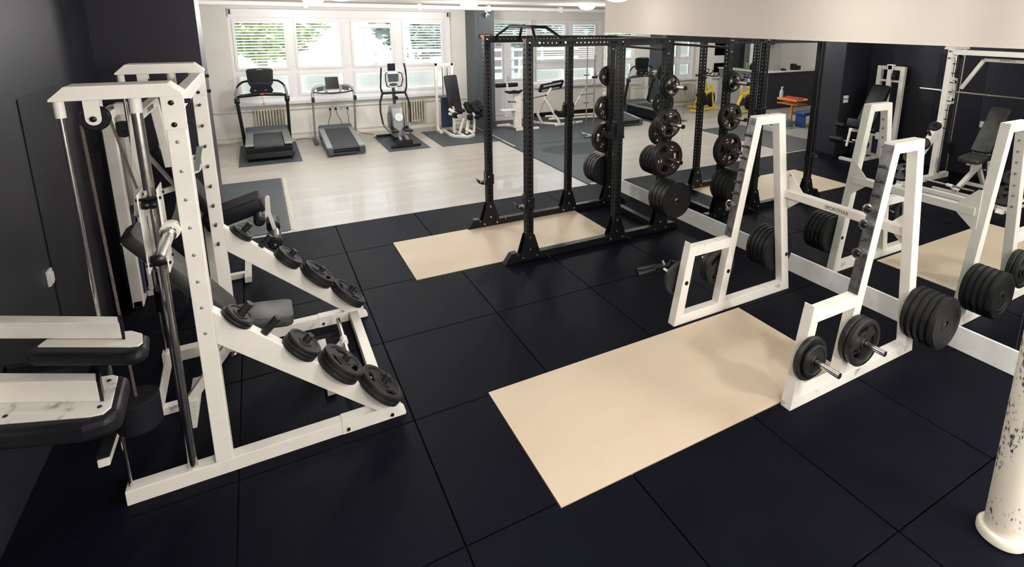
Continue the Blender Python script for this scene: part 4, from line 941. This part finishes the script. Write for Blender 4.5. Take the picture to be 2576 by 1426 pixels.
# ------------------------------------------------------------------ side area behind the rack
lc = thing('leg_curl_station', (4.75,9.8,0), 'white seated machine with two black foam rollers in front of the balcony door', 'gym machine')
for x0,x1 in ((4.13,4.38),(4.45,4.68)): MB().cyl((x0,9.55,1.10),(x1,9.55,1.10),.05,20).build('foam_roller','foam',lc,smooth=True,bevel=.01)
MB().cyl((4.36,9.55,1.10),(4.47,9.55,1.10),.012,10).beam((4.415,9.55,1.10),(4.42,9.56,.95),.035).build('roller_post','white',lc)
MB().box(4.38,4.75,9.52,9.60,.90,.95).build('pad_board','cool_white',lc,bevel=.01)
MB().tube([(4.34,9.50,.96),(4.46,9.48,.93),(4.56,9.48,.945),(4.68,9.48,.93),(4.78,9.48,.97)],[.02,.035,.04,.035,.02],12).build('arm_pad','foam',lc,smooth=True)
MB().box(4.60,4.78,9.52,9.64,.05,.90).build('column','white',lc,bevel=.008)
MB().box(4.775,4.785,9.53,9.60,.2,.5).build('vent_slot','silver',lc)
MB().box(4.28,4.60,9.48,9.72,.49,.515).beam((4.56,9.58,.48),(4.62,9.58,.30),.04).build('seat','cool_white',lc,bevel=.006)
MB().cyl((4.45,9.5,.705),(4.62,9.5,.70),.012,10).sphere((4.44,9.5,.71),.025,12,8).build('side_handle','knob',lc,smooth=True)
for a,b in (((4.40,10.15,.03),(4.75,10.15,.03)),((4.62,10.15,.03),(4.85,9.50,.03)),((4.60,9.45,.03),(5.20,9.45,.03))): MB().beam(a,b,.06,.055).build('foot_tube','white',lc,bevel=.008)
MB().cyl((4.80,9.55,.72),(5.45,9.55,.80),.010,8).sphere((5.45,9.55,.80),.025,12,8).build('lever','knob',lc,smooth=True)
MB().box(5.04,5.09,9.55,9.60,.74,1.11).box(5.04,5.62,9.54,9.62,1.08,1.13).build('upper_arm','cool_white',lc,bevel=.008)

hy = thing('back_extension_bench', (5.7,9.7,0), 'white back extension bench with a black slanted pad beside the balcony door', 'bench')
HN = Vector((0,.72,.69))
HP, HQ = Vector((5.32,9.62,.95)), Vector((5.96,9.62,1.03))
padmb(HP, HQ, .30, .06, HN).build('pad','vinyl',hy,smooth=True)
HS = (HQ-HP).normalized().cross(HN).normalized()
for q_ in (-.075,.085): MB().beam(HP+(HQ-HP)*.10+HS*q_-HN*.006, HP+(HQ-HP)*.88+HS*q_-HN*.006, .055, .012, up=HN).build('pad_board','cool_white',hy,bevel=.003)
for a,b in (((5.62,9.60,.97),(5.50,9.72,.68)),((5.50,9.72,.70),(5.40,9.9,.28)),((5.50,9.72,.70),(5.90,9.66,.06)),((5.40,9.9,.28),(5.52,9.92,.05))): MB().beam(a,b,.05,.055).build('leg_strut','white',hy,bevel=.005)
for a,b in (((5.15,10.25,.03),(5.50,10.25,.03)),((5.30,10.25,.03),(5.90,9.68,.03)),((5.72,9.55,.03),(6.60,9.72,.03))): MB().beam(a,b,.065,.055).build('foot_tube','white',hy,bevel=.01)

ct = thing('chrome_bar_tree', (5.72,8.2,0), 'tall chrome tube bar tree with bent side tubes left of the mirror edge', 'bar stand')
MB().cyl((5.78,8.2,.03),(5.78,8.2,2.32),.014,12).cyl((5.92,8.1,.03),(5.92,8.1,1.85),.018,12).build('post','chrome',ct,smooth=True)
MB().tube([(5.86,8.12,1.32),(5.60,8.15,.98),(5.42,8.17,.70),(5.42,8.17,.42),(5.62,8.13,.08),(5.70,8.13,.03)],.014,12).build('bent_tube','chrome',ct,smooth=True)
MB().cyl((5.58,8.15,.98),(5.95,8.12,1.0),.018,12).cyl((5.65,8.15,.80),(5.80,8.13,.80),.02,12).build('cross_tube','chrome',ct,smooth=True)
MB().cyl((5.66,8.05,.03),(6.05,8.0,.03),.022,12).cyl((5.85,7.9,.03),(5.80,8.4,.03),.022,12).build('foot_tube','chrome',ct,smooth=True)
MB().cyl((5.70,8.2,1.40),(5.84,8.2,1.40),.012,10).cyl((5.86,8.1,1.36),(5.98,8.1,1.36),.028,12).build('collar','peg',ct,smooth=True)
fb = thing('floor_barbell', (6.6,10.3,0), 'white tubular frame lying low along the wall behind the chrome bar tree', 'frame')
MB().cyl((5.9,10.45,.10),(7.6,10.2,.10),.03,12).cyl((5.9,10.25,.06),(7.6,10.02,.06),.03,12).build('tube','white',fb,smooth=True)
MB().beam((6.1,10.45,.08),(6.1,10.2,.06),.05).beam((7.3,10.27,.08),(7.3,10.04,.06),.05).build('cross_piece','white',fb)

# ------------------------------------------------------------------ radiators, sockets, cords, camera, clock, switch
def radiator(x0, x1, y, z0, z1, label, n):
    o = thing('radiator', ((x0+x1)/2,y,z0), label, 'radiator', 'ribbed radiators')
    w_ = (x1-x0)/n
    for i in range(n):
        xc = x0+w_*(i+.5)
        mb = MB().prism([(y-.055,z0+.02),(y-.04,z0),(y+.04,z0),(y+.055,z0+.02),(y+.055,z1-.02),(y+.04,z1),(y-.04,z1),(y-.055,z1-.02)],'x',xc-w_*.25,xc+w_*.25)
        mb.build('rib','radiator',o,bevel=.008)
    MB().cyl((x0-.05,y,z1-.03),(x1+.05,y,z1-.03),.02,10).cyl((x0,y,z0+.03),(x1,y,z0+.03),.02,10).build('header_pipe','radiator',o,smooth=True)
    MB().cyl((x0-.09,y,z1-.03),(x0-.04,y,z1-.03),.022,12).build('valve','cool_white',o,smooth=True)
radiator(-.83,-.22,10.90,.14,.70,'cream ribbed radiator behind the treadmill with the large screen',11)
radiator(2.28,2.82,10.90,.16,.70,'cream ribbed radiator behind the elliptical trainer',9)
radiator(-3.3,-2.35,10.90,.14,.70,'cream ribbed radiator behind the yellow bikes',14)
for i, x in enumerate((.68,.80,.925,1.05)):
    o = thing('wall_socket', (x,10.985,.60), ['leftmost','second from the left','third, empty,','rightmost'][i]+' white socket of the row of four under the wide window', 'socket', 'wall sockets')
    MB().box(x-.04,x+.04,10.985,11.0,.56,.68).build('cover_plate','cool_white',o,bevel=.004)
    if i != 2: MB().cyl((x,10.985,.60),(x,10.94,.59),.022,14).build('plug','knob',o,smooth=True)
    else: MB().cyl((x,10.985,.60),(x,10.982,.60),.02,14).build('socket_face','silver',o,smooth=True)
for own,pts,l in ((t2,((.68,10.94,.58),(.68,10.90,.48),(.64,10.88,.38),(.58,10.80,.2),(.56,10.6,.08),(.60,10.52,.08)),'black power cord hanging from the leftmost socket to the slim treadmill'),
              (t2,((.80,10.94,.58),(.82,10.9,.46),(.87,10.88,.36),(.92,10.8,.2),(.94,10.6,.06),(.90,10.5,.05)),'black power cord hanging from the second socket'),
              (el,((1.05,10.94,.58),(1.04,10.93,.46),(1.06,10.92,.40),(1.05,10.92,.3),(1.10,10.9,.15),(1.3,10.85,.01),(1.5,10.5,.01)),'thin power cord hanging from the rightmost socket'),
              (t1,((-.1,10.62,.012),(.0,10.7,.006),(.1,10.72,.006),(.26,10.62,.006)),'black cord lying on the laminate between the two treadmills')):
    cu = []
    for i in range(len(pts)-1):
        for s_ in range(4):
            t_ = s_/4; p0 = pts[max(i-1,0)]; p1 = pts[i]; p2 = pts[i+1]; p3 = pts[min(i+2,len(pts)-1)]
            cu.append(tuple(.5*((2*p1[c])+(-p0[c]+p2[c])*t_+(2*p0[c]-5*p1[c]+4*p2[c]-p3[c])*t_*t_+(-p0[c]+3*p1[c]-3*p2[c]+p3[c])*t_**3) for c in range(3)))
    cu.append(pts[-1])
    tag(MB().tube(cu,.006,6).build('power_cord','cable',own,smooth=True), l)
sc = thing('security_camera', (4.22,10.28,2.75), 'small white security camera at the top of the slate pillar', 'security camera')
MB().box(4.18,4.26,10.27,10.3,2.78,2.86).cyl((4.22,10.28,2.80),(4.22,10.22,2.74),.015,10).build('mount','cool_white',sc,bevel=.003)
MB().sphere((4.22,10.20,2.70),.05,16,12).build('head','cool_white',sc,smooth=True)
MB().sphere((4.215,10.165,2.69),.025,14,10).build('lens','knob',sc,smooth=True)
ck = thing('wall_clock', (4.18,10.28,2.20), 'dark wall clock with red lit digits on the slate pillar', 'clock')
MB().box(4.03,4.36,10.27,10.3,2.16,2.27).build('housing','knob',ck,bevel=.004)
dg = MB()
for x in (4.06,4.115,4.19,4.245): dg.box(x,x+.035,10.265,10.27,2.18,2.19).box(x,x+.035,10.265,10.27,2.21,2.22).box(x,x+.035,10.265,10.27,2.24,2.25).box(x,x+.008,10.265,10.27,2.18,2.25).box(x+.03,x+.038,10.265,10.27,2.18,2.25)
dg.build('digits','led',ck)
lsw = thing('light_switch', (-1.985,2.31,.91), 'small white switch low on the charcoal wall left of the door', 'switch')
MB().box(-2.0,-1.985,2.27,2.35,.86,.965).build('cover_plate','cool_white',lsw,bevel=.003)
MB().box(-1.985,-1.976,2.285,2.335,.88,.945).build('rocker','mark',lsw,bevel=.003)
for z,l in ((1.165,'upper white double switch on the charcoal partition facing the mirrors'),(1.085,'lower white double switch on the charcoal partition facing the mirrors')):
    o = thing('light_switch', (-1.33,4.41,z), l, 'switch', 'partition switches'); MB().box(-1.40,-1.25,4.408,4.42,z-.032,z+.032).build('cover_plate','mark',o,bevel=.003)
    MB().box(-1.385,-1.33,4.403,4.408,z-.022,z+.022).box(-1.32,-1.265,4.403,4.408,z-.022,z+.022).build('rocker','cool_white',o,bevel=.002)

# ------------------------------------------------------------------ things seen in the mirrors: bikes, counter, small rack
def bike(cx, cy, rz, label):
    o = thing('spin_bike', (0,0,0), label, 'exercise bike', 'yellow spin bikes')
    MB().beam((-.50,-.22,.06),(-.50,.22,.06),.06,.05).beam((.50,-.20,.06),(.50,.20,.06),.06,.05).beam((-.50,0,.06),(.5,0,.06),.07,.05).build('base','yellow',o,bevel=.008)
    MB().beam((.48,0,.07),(.30,0,.78),.07,.10).beam((-.45,0,.08),(-.08,0,.55),.06,.08).beam((-.08,0,.55),(.30,0,.60),.06,.09).beam((-.06,0,.50),(-.16,0,.80),.06,.08).build('frame','yellow',o,bevel=.01)
    MB().lathe([(.02,-.03),(.21,-.03),(.235,-.015),(.235,.015),(.21,.03),(.02,.03)],32,(.36,0,.33),(0,1,0)).build('flywheel','foam',o,smooth=True)
    MB().lathe([(.01,-.05),(.11,-.05),(.12,.05),(.01,.05)],24,(0,-.03,.36),(0,1,0)).beam((0,-.03,.36),(.36,-.04,.33),.12,.04).build('chain_guard','knob',o,bevel=.006)
    MB().beam((0,-.10,.36),(.06,-.12,.20),.02,.03).beam((0,.10,.36),(-.06,.12,.52),.02,.03).box(.02,.12,-.22,-.12,.18,.21).box(-.12,-.02,.12,.22,.51,.54).build('crank_and_pedal','knob',o,bevel=.003)
    MB().beam((.30,0,.75),(.25,0,1.02),.04,.05).build('handlebar_post','cool_white',o,bevel=.005)
    MB().tube([(.30,-.20,1.14),(.42,-.19,1.10),(.27,-.16,1.04),(.25,0,1.03),(.27,.16,1.04),(.42,.19,1.10),(.30,.20,1.14)],.016,10).tube([(.26,-.07,1.04),(.44,-.05,1.15),(.44,.05,1.15),(.26,.07,1.04)],.014,10).build('handlebar','foam',o,smooth=True)
    MB().beam((-.16,0,.78),(-.20,0,.98),.035,.045).build('seat_post','cool_white',o,bevel=.005)
    MB().prism([(-.34,-.09),(-.30,-.11),(-.20,-.06),(-.02,-.02),(-.02,.02),(-.20,.06),(-.30,.11),(-.34,.09)],'z',.98,1.03).build('saddle','vinyl',o,bevel=.015)
    o.location = (cx,cy,0); o.rotation_euler = (0,0,R(rz)); return o
bike(-2.75,9.72,160,'yellow spin bike nearest the treadmills, reflected beside the rack post')
bike(-3.35,8.85,165,'yellow spin bike nearest the counter corner')
bike(-3.25,10.45,155,'yellow spin bike closest to the left radiator')
dk = thing('reception_counter', (-4.7,9.3,0), 'grey L-shaped reception counter with window light and shade painted into its panels', 'counter')
MB().box(-4.62,-4.50,9.22,10.98,0,.82).build('window_lit_panel','bluegrey',dk,bevel=.004)  # light-blue face, its paleness includes light from the window
MB().box(-4.64,-4.48,9.22,10.98,.82,1.13).build('upper_band','greywall',dk,bevel=.004)
MB().box(-6.9,-4.62,9.10,9.22,0,1.13).build('shaded_panel','charcoal',dk,bevel=.004)  # charcoal puts the shade of the face turned from the window into colour
MB().box(-4.64,-4.48,9.10,9.22,0,1.13).build('corner_post','greywall',dk,bevel=.004)
MB().box(-6.9,-4.42,9.0,9.40,1.13,1.165).box(-4.80,-4.42,9.40,10.98,1.13,1.165).build('counter_top','cool_white',dk,bevel=.004)
b = thing('drink_bottle', (-4.62,9.95,1.165), 'green drink bottle on the reception counter', 'bottle'); MB().lathe([(.001,0),(.04,0),(.042,.16),(.03,.2),(.03,.23),(.001,.235)],20,(-4.62,9.95,1.165)).build('body','bottle_green',b,smooth=True); MB().cyl((-4.62,9.95,1.395),(-4.62,9.95,1.43),.02,14).build('cap','knob',b,smooth=True)
tag(MB().lathe([(.001,0),(.07,0),(.10,.05),(.10,.12),(.05,.2),(.02,.23),(.001,.235)],24,(-4.62,9.72,1.165)).build('jug','knob',smooth=True),'round black jug beside the green bottle on the counter','jug')
o = thing('picture_frame', (-5.05,9.2,1.165), 'small empty silver frame standing on the counter', 'frame'); MB().box(-5.2,-4.98,9.2,9.215,1.165,1.18).box(-5.2,-4.98,9.2,9.215,1.31,1.325).box(-5.2,-5.185,9.2,9.215,1.18,1.31).box(-4.995,-4.98,9.2,9.215,1.18,1.31).build('border','silver',o)
tag(MB().prism([(-5.45,1.165),(-5.30,1.165),(-5.33,1.24),(-5.42,1.22)],'y',9.12,9.24).build('stapler','knob',bevel=.01),'small black desk object on the counter in front of the white curtain','desk item')
tag(MB().box(-5.95,-5.80,9.15,9.28,1.165,1.36).build('speaker_box','knob',bevel=.01),'black box speaker at the end of the counter','speaker')
tag(MB().box(-6.15,-5.99,9.15,9.28,1.165,1.30).build('card_reader','knob',bevel=.01),'low black box beside the box speaker','desk item')
cu = MB()
poly = [(-5.75+.55*i/24, 10.35+.035*math.sin(i*1.4)) for i in range(25)]
poly += [(x,y+.01) for x,y in poly[::-1]]
tag(cu.prism(poly,'z',.3,2.6).build('curtain','cool_white',smooth=True),'tall white curtain behind the reception counter','curtain')
tag(MB().box(-5.2,-4.95,10.6,10.95,0,2.4).build('dark_cabinet','charcoal',bevel=.006),'tall dark cabinet behind the reception counter','cabinet')
tag(MB().box(-6.5,-6.3,10.5,10.8,1.9,2.3).build('wall_speaker','knob',bevel=.01),'black speaker high behind the counter','speaker')
# small rack with red dumbbells, exercise ball
rk = thing('dumbbell_stand', (-3.5,7.3,0), 'orange dumbbell stand by the charcoal partition, seen in the mirrors', 'stand')
MB().box(-3.72,-3.28,7.0,7.62,.60,.625).box(-3.72,-3.28,7.0,7.62,.50,.52).box(-3.72,-3.70,7.0,7.62,.625,.66).box(-3.30,-3.28,7.0,7.62,.625,.66).build('tray','orange',rk,bevel=.003)
MB().beam((-3.5,7.3,.5),(-3.5,7.3,.06),.05).box(-3.62,-3.38,7.15,7.45,.0,.05).build('post','orange',rk,bevel=.004)
db0 = None
for i in range(6):
    y = 7.08+i*.092
    lb = ['at the mirror end','second from the mirror end','third from the mirror end','third from the far end','second from the far end','at the far end'][i]
    if db0 is None:
        db0 = thing('dumbbell', (-3.5,y,.655), '', 'dumbbell', 'red dumbbells on the orange stand')
        MB().cyl((-3.56,y,.655),(-3.44,y,.655),.012,12).build('handle','dumb_red',db0,smooth=True)
        for s in (-1,1): MB().cyl((-3.5+s*.05,y,.655),(-3.5+s*.11,y,.655),.029,6).build('head','dumb_red',db0,bevel=.005)
        d = db0
    else: d = dup(db0); d.location = (-3.5,y,.655)
    d['label'] = 'red hexagonal dumbbell on the orange stand, '+lb
b = thing('spray_bottle', (-3.45,7.68,0), 'pale spray bottle at the end of the orange stand', 'bottle'); MB().lathe([(.001,0),(.045,0),(.05,.12),(.045,.2),(.02,.25),(.015,.28),(.001,.285)],20,(-3.35,7.55,.625)).build('body','bottle_white',b,smooth=True); MB().box(-3.40,-3.33,7.535,7.565,.905,.94).build('nozzle','cool_white',b,bevel=.004)
b.location = (-3.35,7.55,.625)
for ch in b.children: ch.matrix_parent_inverse = Matrix.Translation(-b.location)
tag(MB().box(-3.95,-3.1,6.6,6.95,.30,.38).box(-3.9,-3.85,6.62,6.9,0,.3).box(-3.2,-3.15,6.62,6.9,0,.3).build('step_bench','blue',bevel=.015),'dark blue padded step bench beside the orange stand','bench')
bo = thing('balance_ball', (-3.15,7.0,0), 'pale blue half ball balance trainer on the floor, seen in the mirrors', 'balance trainer')
MB().lathe([(.30,.02),(.29,.10),(.24,.19),(.15,.245),(.001,.26)],36,(-2.75,7.0,0)).build('dome','teal',bo,smooth=True); MB().lathe([(.001,.0),(.31,.0),(.32,.015),(.31,.03),(.001,.03)],36,(-2.75,7.0,0)).build('platform','bottle_white',bo,smooth=True)
bo.location = (-2.75,7.0,0)
for ch in bo.children: ch.matrix_parent_inverse = Matrix.Translation(-bo.location)

for o in (t1, el, lm, lc, hy, ct, fb): o.location.z += .008
# ------------------------------------------------------------------ ceiling lamps
lamps = [(.28,8.35,'white dome ceiling lamp nearest the wide window on the left'),(.45,6.25,'white dome ceiling lamp over the laminate in front of the treadmills'),(3.17,8.55,'white dome ceiling lamp in front of the slate pillar'),
         (5.6,7.97,'white dome ceiling lamp in the side area'),(3.43,3.75,'white dome ceiling lamp above the power rack'),(3.43,.9,'white dome ceiling lamp above the squat rack'),(.45,3.75,'white dome ceiling lamp above the far end of the smith machine'),(.45,.9,'white dome ceiling lamp above the near end of the smith machine'),(-3.6,8.0,'white dome ceiling lamp above the yellow bikes'),(.45,-2.6,'added unseen dome ceiling lamp behind the viewer on the left'),(3.0,-2.6,'added unseen dome ceiling lamp behind the viewer near the mirror wall'),(.45,-5.2,'added unseen dome ceiling lamp far behind the viewer on the left'),(3.0,-5.2,'added unseen dome ceiling lamp far behind the viewer on the right')]  # the four behind the viewer are unseen, added to brighten camera-facing sides
for x,y,l in lamps:
    o = thing('ceiling_lamp', (x,y,CZ), l, 'ceiling lamp', 'white dome ceiling lamps')
    MB().lathe([(.001,0),(.185,0),(.19,-.02),(.18,-.03),(.001,-.03)],32,(x,y,CZ)).build('base_ring','cool_white',o,smooth=True)
    MB().lathe([(.178,-.03),(.165,-.055),(.12,-.085),(.06,-.10),(.001,-.105)],32,(x,y,CZ)).build('dome','lamp',o,smooth=True)

# ------------------------------------------------------------------ outside
struct(MB().box(-40,45,11.4,70,-1.1,-1.0).build('ground', 'grass'), 'lawn outside the windows')
def tree(x, y, h, r, label, m):
    o = thing('tree', (x,y,-1), label, 'tree', 'trees outside the windows')
    MB().tube([(x,y,-1),(x+.1,y,h*.35),(x,y+.1,h*.6)],[.22,.16,.1],10).build('trunk','bark',o,smooth=True)
    cr = MB(); rnd = random.Random(int(x*10+y))
    for i in range(2600):
        a = rnd.uniform(0,2*PI); b = math.acos(rnd.uniform(-1,1)); q = r*(rnd.uniform(.35,1)**.5)
        c = Vector((x+q*math.sin(b)*math.cos(a), y+q*math.sin(b)*math.sin(a), h*.62+q*.95*math.cos(b)))
        s = rnd.uniform(.14,.32); d = Vector((rnd.uniform(-1,1),rnd.uniform(-1,1),rnd.uniform(-1,1))).normalized(); e,f,_ = basis(d)
        cr.add([c-e*s, c-f*s*.5, c+e*s, c+f*s*.5+d*.03],[(0,1,2,3)])
    cr.build('crown',m,o); return o
for i,(x,y,h,r,l,m) in enumerate(((-7,22,5.2,2.6,'green tree outside behind the left window pane','leaf'),(-.5,24,5.6,2.9,'yellow-green tree outside the second window pane','leaf'),(6,22.5,5.2,2.5,'blue-green tree outside the third window pane','leaf2'),(12,25,5.8,2.7,'green tree outside the fourth window pane','leaf2'),(18,24,5.2,2.6,'tree outside the glass door','leaf2'),(24,27,5.6,2.8,'tree outside the right window','leaf'),(-13,25,5.6,2.8,'tree outside far left','leaf2'))): tree(x,y,h,r,l,m)
fn = thing('garden_fence', (7,19,-1), 'pale rail fence outside beyond the third window pane', 'fence')
for z in (.62,1.0,1.36): MB().box(2.2,12,18.95,19.05,z,z+.10).build('rail','fence',fn)
for x in (3.2,4.6,6,7.4,8.8,10.2,11.6): MB().box(x,x+.1,19.06,19.14,-1,1.5).build('post','fence',fn)
f2 = thing('picket_fence', (11,17,-1), 'pale blue picket fence outside the glass door', 'fence')
for i in range(34): MB().box(9.0+i*.16,9.09+i*.16,17,17.04,-1,.9).build('picket','fence',f2)
MB().box(8.9,14.5,17.04,17.08,.6,.7).box(8.9,14.5,17.04,17.08,-.5,-.4).build('rail','fence',f2)
sw = thing('swing_frame', (3.3,16,-1), 'white A-shaped wooden swing frame outside between the second and third panes', 'swing frame')
for x in (2.3,3.7):
    for q_ in (-1,1): MB().beam((x+q_*.38,16+q_*.07,-1),(x+q_*.03,16+q_*.07,2.3),.11).build('leg','fence',sw)
MB().cyl((2.2,16,2.38),(3.8,16,2.38),.06,12).build('top_bar','fence',sw,smooth=True)
hs = thing('house', (16,34,-1), 'pink rendered house outside beyond the glass door', 'building')
MB().box(13,24,34,40,-1,4.2).build('wall','pinkwall',hs); MB().box(12.8,24.2,33.8,40.2,4.2,4.5).build('roof','slate',hs)
for x in (14.5,17,19.5): MB().box(x,x+1.2,33.95,34,1,2.6).build('window','silver',hs)

# ------------------------------------------------------------------ light
W = bpy.data.worlds.new('World'); S.world = W; W.use_nodes = True
nt = W.node_tree; nt.nodes.clear()
bg = nt.nodes.new('ShaderNodeBackground'); ou = nt.nodes.new('ShaderNodeOutputWorld'); sk = nt.nodes.new('ShaderNodeTexSky')
sk.sky_type = 'HOSEK_WILKIE'; sk.turbidity = 4; sk.ground_albedo = .4
a, e = R(60), R(40); sk.sun_direction = (math.cos(e)*math.cos(a), math.cos(e)*math.sin(a), math.sin(e))
mxw = nt.nodes.new('ShaderNodeMix'); mxw.data_type = 'RGBA'; mxw.inputs[0].default_value = .6; mxw.inputs[7].default_value = (.84,.92,1,1)
nt.links.new(sk.outputs[0], mxw.inputs[6]); nt.links.new(mxw.outputs[2], bg.inputs['Color'])
bg.inputs['Strength'].default_value = 7.0
nt.links.new(bg.outputs[0], ou.inputs['Surface'])
def area(name, loc, rot, sx, sy, power, col=(1,1,1), portal=False):
    l = bpy.data.lights.new(name, 'AREA'); l.shape = 'RECTANGLE'; l.size = sx; l.size_y = sy; l.energy = power; l.color = col
    if portal: l.cycles.is_portal = True
    o = bpy.data.objects.new(name, l); COL.objects.link(o); o.location = loc; o.rotation_euler = rot; return o
for (x0,x1,z0,z1) in ((-1.12,3.58,.8,2.78),(4.62,5.83,.05,2.62),(5.86,8.0,.84,2.62),(-3.45,-2.2,.84,2.62),(-5.9,-4.2,.84,2.62)):
    area('daylight_portal', ((x0+x1)/2, WY+.34, (z0+z1)/2), (R(-90),0,0), x1-x0, z1-z0, 1, portal=True)
for x,y,l in lamps:
    p = bpy.data.lights.new('lamp_light','POINT'); p.energy = 148 if y < -1.5 else ((3.5 if x > 3 else 32) if y < 5 else 75); p.color = (1,.965,.925); p.shadow_soft_size = .15  # strongest under the added lamps behind the viewer
    o = bpy.data.objects.new('lamp_light', p); COL.objects.link(o); o.location = (x,y,CZ-.27)
su = bpy.data.lights.new('sun','SUN'); su.energy = 5; su.angle = R(2); su.color = (1,.95,.85)
o = bpy.data.objects.new('sun', su); COL.objects.link(o); o.rotation_euler = (R(-15),R(-55),0)

# ------------------------------------------------------------------ camera
cd = bpy.data.cameras.new('camera'); cam = bpy.data.objects.new('camera', cd); COL.objects.link(cam); S.camera = cam
f = 1362.08; cx, cy = 1411.33, 354.87; Wp, Hp = 2576, 1426
cd.sensor_fit = 'HORIZONTAL'; cd.sensor_width = 36; cd.lens = f/Wp*36; cd.shift_x = (Wp/2-cx)/Wp; cd.shift_y = (cy-Hp/2)/Wp
cd.clip_start = .05; cd.clip_end = 200
r0 = Vector((0.87303613,-0.48756173,0.00956405)); r1 = Vector((-0.0967193,-0.19234327,-0.97654977)); r2 = Vector((0.47796787,0.8516382,-0.21507925))
mm = Matrix((r0, -r1, -r2)).transposed().to_4x4()
cam.matrix_world = Matrix.Translation((-.6841,-2.1538,2.5718)) @ mm

S.view_settings.view_transform = 'Standard'; S.view_settings.look = 'None'; S.view_settings.gamma = 1; S.view_settings.use_curve_mapping = False
S.view_settings.exposure = 0.25
S.cycles.max_bounces = 10; S.cycles.glossy_bounces = 6; S.cycles.diffuse_bounces = 4; S.cycles.transparent_max_bounces = 16
S.cycles.caustics_reflective = True; S.cycles.blur_glossy = 1.0; S.cycles.caustics_refractive = False
